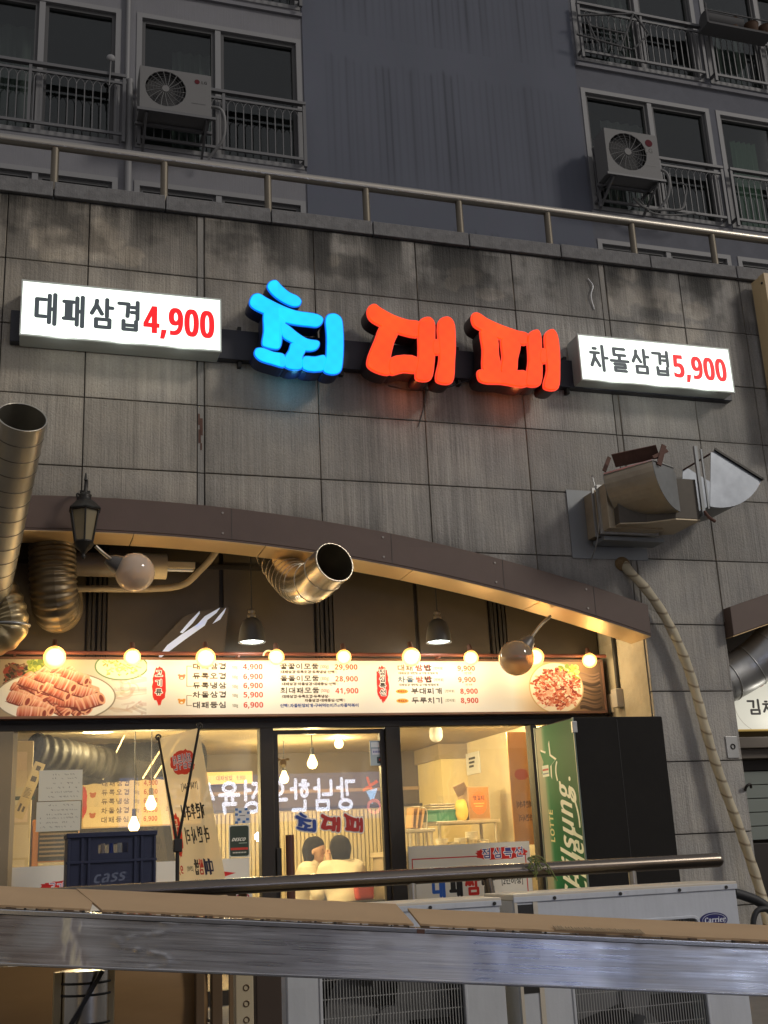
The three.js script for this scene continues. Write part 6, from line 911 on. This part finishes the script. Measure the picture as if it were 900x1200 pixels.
// steel beam with cardboard laid on it
{
  const zl = 5.2, zr = 5.62, A = at(0, 1067, zl), B = at(900, 1108, zr), dir = B.clone().sub(A), len = dir.length(), ang = Math.atan2(dir.y, Math.hypot(dir.x, dir.z)), yaw = -Math.atan2(dir.z, dir.x), thick = (1120 - 1067) / FOCAL * (A.distanceTo(camera.position)) * .985;
  const t = thing('steel_beam', 'scratched stainless steel box beam crossing the foreground on a slant', 'beam', A); t.rotation.order = 'YZX'; t.rotation.y = yaw; t.rotation.z = ang;
  const beamTex = dataTex(2048, 128, (u, v) => { const x = u * (len + 2.6) - 1.3, px = x / len * 900; let k = .9 + .2 * (noise(x * 3, v * 60, 5) - .5) + .12 * (noise(x * 9, v * 110, 6) - .5), c = [.61, .60, .59];
    const smear = smooth(noise(px * .30, v * 1.1, 7) * .7 + noise(px * .1, v * 5, 8) * .35 + .25 - Math.abs(px - 82 + 10 * (v - .5)) * .034, .38, .72); const grime = smooth(noise(px * .03, v * 3, 9), .55, .95) * smooth(v, .3, 1) * .5 + .6 * smooth(v, .86, 1) * noise(px * .08, 3, 10); const rustL = px < 140 ? .5 * smooth(noise(px * .025, v * 2, 12) + (140 - px) * .002, .45, .8) : 0;
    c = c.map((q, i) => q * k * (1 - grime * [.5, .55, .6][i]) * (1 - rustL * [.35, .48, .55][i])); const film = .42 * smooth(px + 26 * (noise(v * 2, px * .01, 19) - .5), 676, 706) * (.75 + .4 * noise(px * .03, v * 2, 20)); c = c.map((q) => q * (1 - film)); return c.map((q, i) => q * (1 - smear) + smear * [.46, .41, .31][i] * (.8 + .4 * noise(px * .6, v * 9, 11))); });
  const metalMap = dataTex(1024, 64, (u, v) => { const px = (u * (len + 2.6) - 1.3) / len * 900; const smear = smooth(noise(px * .30, v * 1.1, 7) * .7 + noise(px * .1, v * 5, 8) * .35 + .25 - Math.abs(px - 82 + 10 * (v - .5)) * .034, .38, .72); const r = .20 + .16 * noise(px * .02, v * 40, 13) + .06 * noise(px * .02, v * 90, 14) + .25 * smooth(noise(px * .012, 2, 15), .5, .8) * .5 + smear * .5; return [0, r, 1 - smear]; }, false);
  const bump = dataTex(1024, 64, (u, v) => { const px = (u * (len + 2.6) - 1.3) / len * 900; const dent = Math.exp(-Math.pow((px - 165 - 30 * Math.sin(v * 9)) / 16, 2)) * noise(px * .2, v * 6, 16); const q = .5 + .12 * (noise(px * .05, v * 2, 17) - .5) + .004 * (noise(px * .3, v * 50, 18) - .5) + .28 * dent; return [q, q, q]; }, false);
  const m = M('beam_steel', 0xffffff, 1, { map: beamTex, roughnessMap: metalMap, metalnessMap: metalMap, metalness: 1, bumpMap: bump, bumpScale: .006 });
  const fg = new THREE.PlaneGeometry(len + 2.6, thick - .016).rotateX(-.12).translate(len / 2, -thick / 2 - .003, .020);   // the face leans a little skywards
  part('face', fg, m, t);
  part('body', [bx(-1.3, len + 1.3, -thick, -.004, -.09, -.002, .004)], M('beam_body', [.4, .4, .42], .4, { metalness: 1 }), t);
  part('lip', [bx(-1.3, len + 1.3, -.012, .004, -.095, .006, .003), bx(-1.3, len + 1.3, -thick - .002, -thick + .006, -.092, .040, .002)], M('beam_lip', [.68, .68, .68], .25, { metalness: 1 }), t);
  const grimeM = M('grime', [.03, .025, .02], .95), bits = [], r = rng(12); for (let i = 0; i < 40; i++) { const x = r() * len; bits.push(new THREE.IcosahedronGeometry(.003 + r() * .004, 0).translate(x, .006, -.01 + r() * .012)); } tag(part('grime', bits, grimeM, t), null, null, null, 'stuff'); part('rust_spot', [bx(len * .525, len * .535, -.02, .002, .0062, .008, .0005), bx(len * .49, len * .495, -.05, -.046, .001, .003)], rust, t);
  // cardboard sheets, each lying from the lip backwards and upwards
  const card = (label, px0, px1, rise, tilt, seed, torn) => { const q = thing('cardboard_sheet', label, 'cardboard', A); q.rotation.copy(t.rotation); const x0 = px0 / 900 * len, x1 = px1 / 900 * len, n = 60, s = new THREE.Shape(), D = .30, rr2 = rng(seed); s.moveTo(x0, -.0); for (let i = 0; i <= n; i++) s.lineTo(x0 + (x1 - x0) * i / n, .004 + rr2() * torn + torn * 1.4 * noise(i * .2, 1, seed)); s.lineTo(x1 - .02, D); s.lineTo(x0 - tilt, D); const g = extr(s, .007).rotateX(-Math.PI / 2 + rise).translate(0, .007, -.012); part('sheet', g, cardboard, q);
    const ed = [bx(x0, x1, .0045, .0068, -.016, -.002)]; const rr3 = rng(seed); for (let i = 0; i <= n; i++) { const k = rr3(); if (k > .35) { const x = x0 + (x1 - x0) * i / n; ed.push(bx(x, x + (x1 - x0) / n * .9, .002, .005 + k * .006, -.014 - k * .008, -.008)); } } tag(part('torn_edge', ed, cardEdge, q), null, null, null, 'stuff'); return q; };
  card('short brown cardboard sheet on the left end of the steel beam', -250, 98, .16, .1, 41, .003); card('long brown cardboard sheet on the middle of the steel beam', 112, 470, .17, .12, 42, .004); card('brown cardboard sheet on the right end of the steel beam, torn corrugation showing', 478, 1150, .13, .0, 43, .007);
  const cor = thing('torn_corrugation', 'pale torn corrugated strip on the right cardboard sheet', 'cardboard', A); cor.rotation.copy(t.rotation); const rb2 = []; for (let i = 0; i < 46; i++) rb2.push(rod(V(.713 * len + i * .0063, .018, -.018), V(.713 * len + i * .0063, .024 + .004 * h2(i, 1, 1), -.055 - .01 * h2(i, 2, 1)), .0022, .0022, 5)); part('flutes', rb2, M('flute', [.5, .38, .24], .9), cor);
}
{ // things under the beam: flue post, brown board, pale post
  const c = at(100, 1160, 4.9), t = thing('flue_post', 'shiny steel flue with straps standing under the beam at the left', 'flue', V(c.x, 0, 4.9)); part('tube', rod(V(0, 0, 0), V(0, 1.2, 0), .078, .078, 32), chrome, t); for (const y of [1.165, 1.13, 1.045]) part('strap', new THREE.TorusGeometry(.080, .004, 6, 32).rotateX(Math.PI / 2).translate(0, y, 0), blackIron, t); part('brace', bar(V(.045, 1.2, .09), V(-.11, .95, .1), .013, .013), blackIron, t); part('bracket', [bx(-.10, -.075, .9, 1.2, -.02, .03, .003), bx(.07, .09, 1.0, 1.22, -.02, .03, .003)], brass, t);
  const z = 4.5, L = at(-80, 1150, z), R = at(243, 1150, z), bw = M('brown_board', 0xffffff, .45, { map: dirtTex([.25, .145, .058], .22, 381, .4, 3) }), b = thing('brown_board', 'bowed glossy brown board behind the flue under the beam', 'board', V(0, 0, 0));
  const g = new THREE.PlaneGeometry(R.x - L.x, 1.16, 30, 20), p = g.attributes.position; for (let i = 0; i < p.count; i++) { const u = p.getX(i) / (R.x - L.x), v = p.getY(i); p.setZ(i, .05 * Math.cos(u * 3) * Math.cos(v * 2.2) + .012 * Math.sin(v * 14 + u * 4)); } g.computeVertexNormals(); part('sheet', g.translate((L.x + R.x) / 2, .62, z), bw, b); part('batten', [bx(R.x - .05, R.x - .02, .02, 1.22, z - .02, z + .06, .003), bx(R.x + .012, R.x + .05, .02, 1.22, z - .02, z + .03, .003)], M('batten_brown', [.11, .065, .03], .6), b); part('foot', bx(L.x, R.x, 0, .04, z - .05, z + .05), blackIron, b);
  const w0 = at(276, 1150, 4.45), w1 = at(297, 1150, 4.45), wp = thing('pale_post', 'narrow pale post with faint marks under the middle of the beam', 'post', V(0, 0, 0)); part('post', bx(w0.x, w1.x, 0, 1.24, 4.40, 4.45, .004), M('pale_paint', [.5, .42, .28], .6), wp); part('marks', [0, 1, 2, 3].map((i) => new THREE.TorusGeometry(.010, .002, 5, 14).translate((w0.x + w1.x) / 2 + .006, 1.12 - i * .055, 4.4515)), mats.batten_brown, wp);
  const d0 = at(300, 1150, 4.2), d1 = at(333, 1150, 4.2), dp = thing('dark_post', 'dark brown post between the pale post and the middle outdoor unit', 'post', V(0, 0, 0)); part('post', bx(d0.x, d1.x - .01, 0, 1.24, 4.12, 4.2, .006), M('dark_post', [.05, .032, .022], .6), dp); part('base', bx(d0.x - .02, d1.x + .01, 0, .03, 4.1, 4.22), blackIron, dp);
}

// ------------------------------------------------------------------ LG style hanging units on the apartment
function hungUnit(label, x0, x1, y0, y1, zf, fanU, badge) {
  const t = thing('outdoor_unit', label, 'air conditioner', V(0, 0, 0)), w = x1 - x0, h = y1 - y0, R = h * .42, cx = x0 + w * fanU, cy = (y0 + y1) / 2 + h * .02, paint = M('hung_casing', [.135, .133, .132], .65);
  const s = new THREE.Shape([[x0, y0], [x1, y0], [x1, y1], [x0, y1]].map(([a, b]) => new THREE.Vector2(a, b))), hole = new THREE.Path(); hole.absarc(cx, cy, R, 0, Math.PI * 2, true); s.holes.push(hole); part('front_panel', extr(s, .02, .004).translate(0, 0, zf - .02), paint, t);
  part('casing', [bx(x0, x0 + .012, y0, y1, zf - .34, zf - .021), bx(x1 - .012, x1, y0, y1, zf - .34, zf - .021), bx(x0 + .012, x1 - .012, y1 - .012, y1, zf - .34, zf - .021), bx(x0 + .012, x1 - .012, y0, y0 + .012, zf - .34, zf - .021), bx(x0 + .012, x1 - .012, y0 + .012, y1 - .012, zf - .34, zf - .33)], paint, t); part('inside', new THREE.CylinderGeometry(R, R, .01, 30).rotateX(Math.PI / 2).translate(cx, cy, zf - .12), roomDark, t);
  const wires = []; for (let k = 1; k < 7; k++) wires.push(new THREE.TorusGeometry(R * (k + .5) / 7.5, .0035, 4, 36).translate(cx, cy, zf - .012)); part('guard', wires, M('guard', [.07, .07, .07], .5), t);
  const bl = []; for (let i = 0; i < 18; i++) { const a = i / 18 * 6.283, pts = [V(cx + Math.cos(a) * R * .16, cy + Math.sin(a) * R * .16, zf - .006), V(cx + Math.cos(a + .22) * R * .6, cy + Math.sin(a + .22) * R * .6, zf - .006), V(cx + Math.cos(a + .3) * R, cy + Math.sin(a + .3) * R, zf - .006)]; bl.push(tube(pts, .005, 8, 4)); } part('spokes', bl, M('spoke', [.13, .13, .13], .5), t);
  part('hub', new THREE.CylinderGeometry(R * .18, R * .18, .014, 24).rotateX(Math.PI / 2).translate(cx, cy, zf - .002), paint, t);
  const [bxx, byy, bs, below] = badge; part('badge', new THREE.CylinderGeometry(bs, bs, .004, 20).rotateX(Math.PI / 2).translate(x0 + w * bxx, y0 + h * byy, zf + .003), M('badge_red', [.085, .006, .012], .95), t);
  const lt = canvasTex(64, 40, (g) => { g.clearRect(0, 0, 64, 40); g.fillStyle = '#1a1818'; g.font = 'bold 38px sans-serif'; g.fillText('LG', 3, 34); }); part('badge_print', new THREE.PlaneGeometry(bs * 3.2, bs * 2.0).translate(x0 + w * bxx + (below ? 0 : bs * 3.0), y0 + h * byy - (below ? bs * 2.1 : 0), zf + .002), M('lg_print', 0xffffff, .5, { map: lt, transparent: true }), t); part('plate', bx(x1 - w * .28, x1 - w * .08, y0 + h * .26, y0 + h * .275, zf + .0005, zf + .002), mats.guard, t);
  part('bracket', [bx(x0 - .03, x1 + .06, y0 - .05, y0 - .012, zf - .03, zf + .02), bx(x0 - .03, x1 + .06, y0 - .05, y0 - .012, zf - .36, zf - .31), bar(V(x0 + .1, y0 - .02, zf), V(x0 + .1, y0 - .35, AZ + .02), .03, .03), bar(V(x1 - .05, y0 - .02, zf), V(x1 - .05, y0 - .35, AZ + .02), .03, .03), bx(x0 + .08, x0 + .12, y0 - .05, y0 - .02, AZ + .02, zf), bx(x1 - .07, x1 - .03, y0 - .05, y0 - .02, AZ + .02, zf)], aptRail, t);
  part('pipe', [tube([V(x1 - .02, y0 + .3, zf - .2), V(x1 + .16, y0 + .2, zf - .1), V(x1 + .2, y0 - .15, zf - .2), V(x1 + .02, y0 - .4, AZ + .2)], .022, 24, 8)], M('hung_pipe', [.2, .2, .2], .6), t);
}
hungUnit('white outdoor unit with a red badge hung on the left balcony of the block', 1.262, 2.22, 11.21, 11.86, -4.4, .36, [.80, .80, .035, false]);
hungUnit('white outdoor unit with a red badge hung on the right balcony of the block', 8.235, 9.15, 11.27, 12.04, -4.4, .41, [.83, .79, .062, true]);
{ const t = thing('drying_rack', 'dark folded drying rack hung on the upper right balcony', 'rack', V(0, 0, 0)); const z = AZ + .25, P = (x, y) => at(x, y, z); part('frame', [[[678, 18], [742, 16]], [[676, 40], [740, 58]], [[686, 20], [700, 50]], [[742, 16], [726, 60]], [[744, 18], [760, 40]], [[760, 40], [742, 58]], [[690, 30], [735, 40]]].map(([a, b]) => rod(P(...a), P(...b), .018, .018, 6)), roomDark, t); part('bar', [0, 1, 2, 3, 4, 5].map((i) => rod(P(690 + i * 8, 24 + i), P(694 + i * 8, 52 + i * 2), .010, .010, 5)), roomDark, t); }
{ const t = thing('flower_rack', 'dark planter rack with orange pots on the top right balcony rail', 'planter', V(0, 0, 0)); const z = AZ + .35, a = at(826, 34, z), b = at(902, 40, z); part('rack', [bx(a.x, b.x, b.y - .1, b.y - .06, z - .2, z + .1), bx(a.x, b.x, b.y + .16, b.y + .18, z + .08, z + .1), rod(V(a.x, b.y - .1, z + .1), V(a.x, b.y + .28, z + .1), .02, .02, 6)], roomDark, t); [862, 884, 900].forEach((px) => { const p = at(px, 40, z); part('pot', lathe([[0, -.1], [.09, -.1], [.13, .12], [.11, .12]], 14).translate(p.x, b.y + .04, z - .05), M('pot', [.06, .028, .012], .8), t); }); part('bundle', new THREE.CylinderGeometry(.14, .14, .7, 14).rotateZ(Math.PI / 2).translate(a.x + .4, b.y + .1, z - .06), roomDark, t); }
{ const t = thing('cable', 'loose pipes and wires hanging below the right hung unit', 'cable', V(0, 0, 0)); const z = AZ + .3, P = (x, y) => at(x, y, z); part('wire', [tube([P(742, 232), P(755, 243), P(780, 246), P(800, 244), P(803, 228)], .02, 30, 6), tube([P(748, 232), P(762, 248), P(785, 252), P(815, 250)], .014, 30, 6), tube([P(800, 244), P(804, 218), P(797, 214)], .012, 16, 5)], M('loose_wire', [.13, .13, .13], .7), t); }
{ const t = thing('round_tool', 'small round brush head standing on the left balcony rail', 'brush', V(0, 0, 0)), c = at(130, 68, AZ + .2), d = at(128, 100, AZ + .2); part('head', new THREE.SphereGeometry(.06, 14, 10).scale(1, .95, .6).translate(c.x, c.y, c.z), aptFrame, t); part('handle', rod(c, d, .012, .012, 6), aptRail, t); }

// ------------------------------------------------------------------ the next bay at the right
{
  const t = thing('neighbour_bay', 'dark recess of the next shop at the right edge', 'shop front', V(0, 0, 0)); part('back_wall', bx(6.2, 9.83, .45, 4.4, -1.0, -.9), darkPanel, t); part('ceiling', bx(6.2, 9.83, 4.2, 4.3, -.9, -.301), darkPanel, t);
  const a = at(872, 915, -.5); for (let i = 0; i < 5; i++) part('board', bx(6.22, 8.5, 1.50 + i * .125, 1.618 + i * .125, -.62, -.6 + (i % 2) * .004, .004), M('pale_board', [.19, .215, .19], .6), t); part('counter', bx(6.22, 8.5, .451, 1.47, -.66, -.5, .006), bronze, t); part('ledge', [bx(6.2, 8.6, 2.32, 2.42, -.7, -.38, .005), bx(6.2, 8.6, 2.23, 2.318, -.7, -.46, .005)], M('ledge', [.10, .08, .06], .5), t); part('shade_box', bx(6.2, 8.6, 2.13, 2.225, -.8, -.62), bronze, t);
  const s = thing('sign_box', 'lit white sign with a black syllable beyond the pillar at the right edge', 'sign', V(0, 0, 0)); const tex = canvasTex(512, 256, (g) => { g.fillStyle = '#dfdccf'; g.fillRect(0, 0, 512, 256); g.strokeStyle = '#b8b2a4'; g.lineWidth = 3; g.beginPath(); g.ellipse(190, 130, 140, 150, 0, 0, 7); g.stroke(); g.fillStyle = '#8a4a3c'; g.beginPath(); g.ellipse(160, 20, 44, 26, 0, 0, 7); g.fill(); text(g, '김치찌개', 108, 108, 64, 74, { color: '#221e1c', weight: 10 }); });
  const p0 = at(863, 856, -.42), p1 = at(867, 808, -.42); part('cabinet', bx(6.30, 7.6, p0.y - .0, p1.y + .12, -.52, -.425, .006), M('sign_wood', [.5, .36, .14], .5, { emissive: C(.25, .17, .05) }), s); sheet('face', 6.345, 7.55, p0.y + .01, p1.y + .1, -.42, M('sign_white', [.5, .5, .48], .5, { map: tex, emissive: C(.62, .62, .6), emissiveMap: tex }), s); lamp(C(1, .95, .85), .12, V(6.9, p0.y + .1, -.2), 2, s);
  const d = thing('vent_pipe', 'galvanised pipe with a bright reflection under the second brown band', 'duct', V(0, 0, 0)); const c = curve([at(845, 800, -.25), at(872, 785, -.22), at(890, 772, -.16), at(915, 745, -.05), at(945, 700, .1)]); part('tube', [new THREE.TubeGeometry(c, 30, .205, 36, false)], galv, d); for (const k of [.06, .3, .52, .7]) part('seam', ringAt(c, k, .206, .007), galv, d); part('cap', new THREE.SphereGeometry(.204, 24, 14).translate(...c.getPointAt(0).toArray()), galv, d);
  part('lug', bx(6.42, 6.47, 2.83, 2.88, -.22, -.16, .008), blackIron, d);
}

// ------------------------------------------------------------------ far side of the street, seen only as reflections in the glass and the steel
{
  const z = 15, b = thing('street_building', 'plain building across the street that the shop glass mirrors', 'building', V(0, 0, 0)); part('wall', bx(-10, 16, 0, 5.2, z + .02, z + 6), M('street_wall', [.42, .42, .46], .9), b); part('roof', bx(-10.2, 16.2, 5.2, 5.4, z - .1, z + 6.2), joint, b);
  const winM = M('street_window', [.2, .2, .2], .3, { emissive: C(1.3, .95, .5) }); for (const [x0, x1] of [[-6.5, -4.2], [8.2, 9.6], [10.4, 12.4]]) { const w = part('window', [bx(x0 - .05, x1 + .05, .95, 1.0, z - .03, z + .019), bx(x0 - .05, x1 + .05, 2.4, 2.46, z - .03, z + .019), bx(x0 - .05, x0, 1.0, 2.4, z - .03, z + .019), bx(x1, x1 + .05, 1.0, 2.4, z - .03, z + .019)], bronze, b); part('lit_pane', bx(x0, x1, 1.0, 2.4, z - .01, z + .015), winM, w); }
  { const q = thing('added_facade_sign', 'added lit white and orange panels across the street, reflected in the steel beam', 'sign', V(0, 0, 0)), cells = [[1.9, 2.3, [1.7, .75, .25]], [2.4, 3.1, [1.7, 1.65, 1.6]], [3.2, 3.45, [1.6, .6, .2]]];  // unseen sign, added to put bright reflections on the beam
    part('board', bx(1.8, 3.55, 4.42, 5.15, z - .14, z + .015), bronze, q); cells.forEach(([a, b2, e], i) => part('lit_panel', bx(a + .02, b2 - .02, 4.48, 5.08, z - .16, z - .141), M('lit_panel_' + i, [.3, .3, .3], .5, { emissive: C(...e.map((q) => q * .9)) }), q)); }
  const A = at(138, 913, -1.6 - z), B = at(446, 959, -1.6 - z), s = thing('street_sign', 'lit blue grey sign across the street, mirrored in the shop glass', 'sign', V(0, 0, 0)); const tex = canvasTex(1400, 200, (g, W, H) => { g.fillStyle = '#3f485e'; g.fillRect(0, 0, W, H); text(g, '강남한우정육식당', 150, 28, 104, 132, { color: '#ffffff', weight: 17, adv: 127 }); g.strokeStyle = '#e04848'; g.lineWidth = 14; g.beginPath(); g.moveTo(24, 40); g.lineTo(110, 80); g.moveTo(84, 22); g.lineTo(48, 110); g.stroke(); g.fillStyle = '#9fd0ea'; g.beginPath(); g.moveTo(26, 70); g.lineTo(60, 140); g.lineTo(92, 84); g.fill(); g.strokeStyle = '#d87878'; g.beginPath(); g.ellipse(50, 150, 34, 26, 0, 0, 7); g.stroke(); });
  part('cabinet', bx(A.x, B.x, B.y - .02, A.y + .02, z - .25, z - .005), mats.sign_cabinet, s); const g = new THREE.PlaneGeometry(B.x - A.x - .02, A.y - B.y).rotateY(Math.PI).translate((A.x + B.x) / 2, (A.y + B.y) / 2, z - .256); part('face', g, M('street_sign_face', [.3, .3, .3], .5, { map: tex, emissive: C(9, 10, 13), emissiveMap: tex }), s); lamp(C(.9, .95, 1), 2.2, V((A.x + B.x) / 2, B.y - .3, z - .6), 5, s);
}
renderer.render(scene, camera);
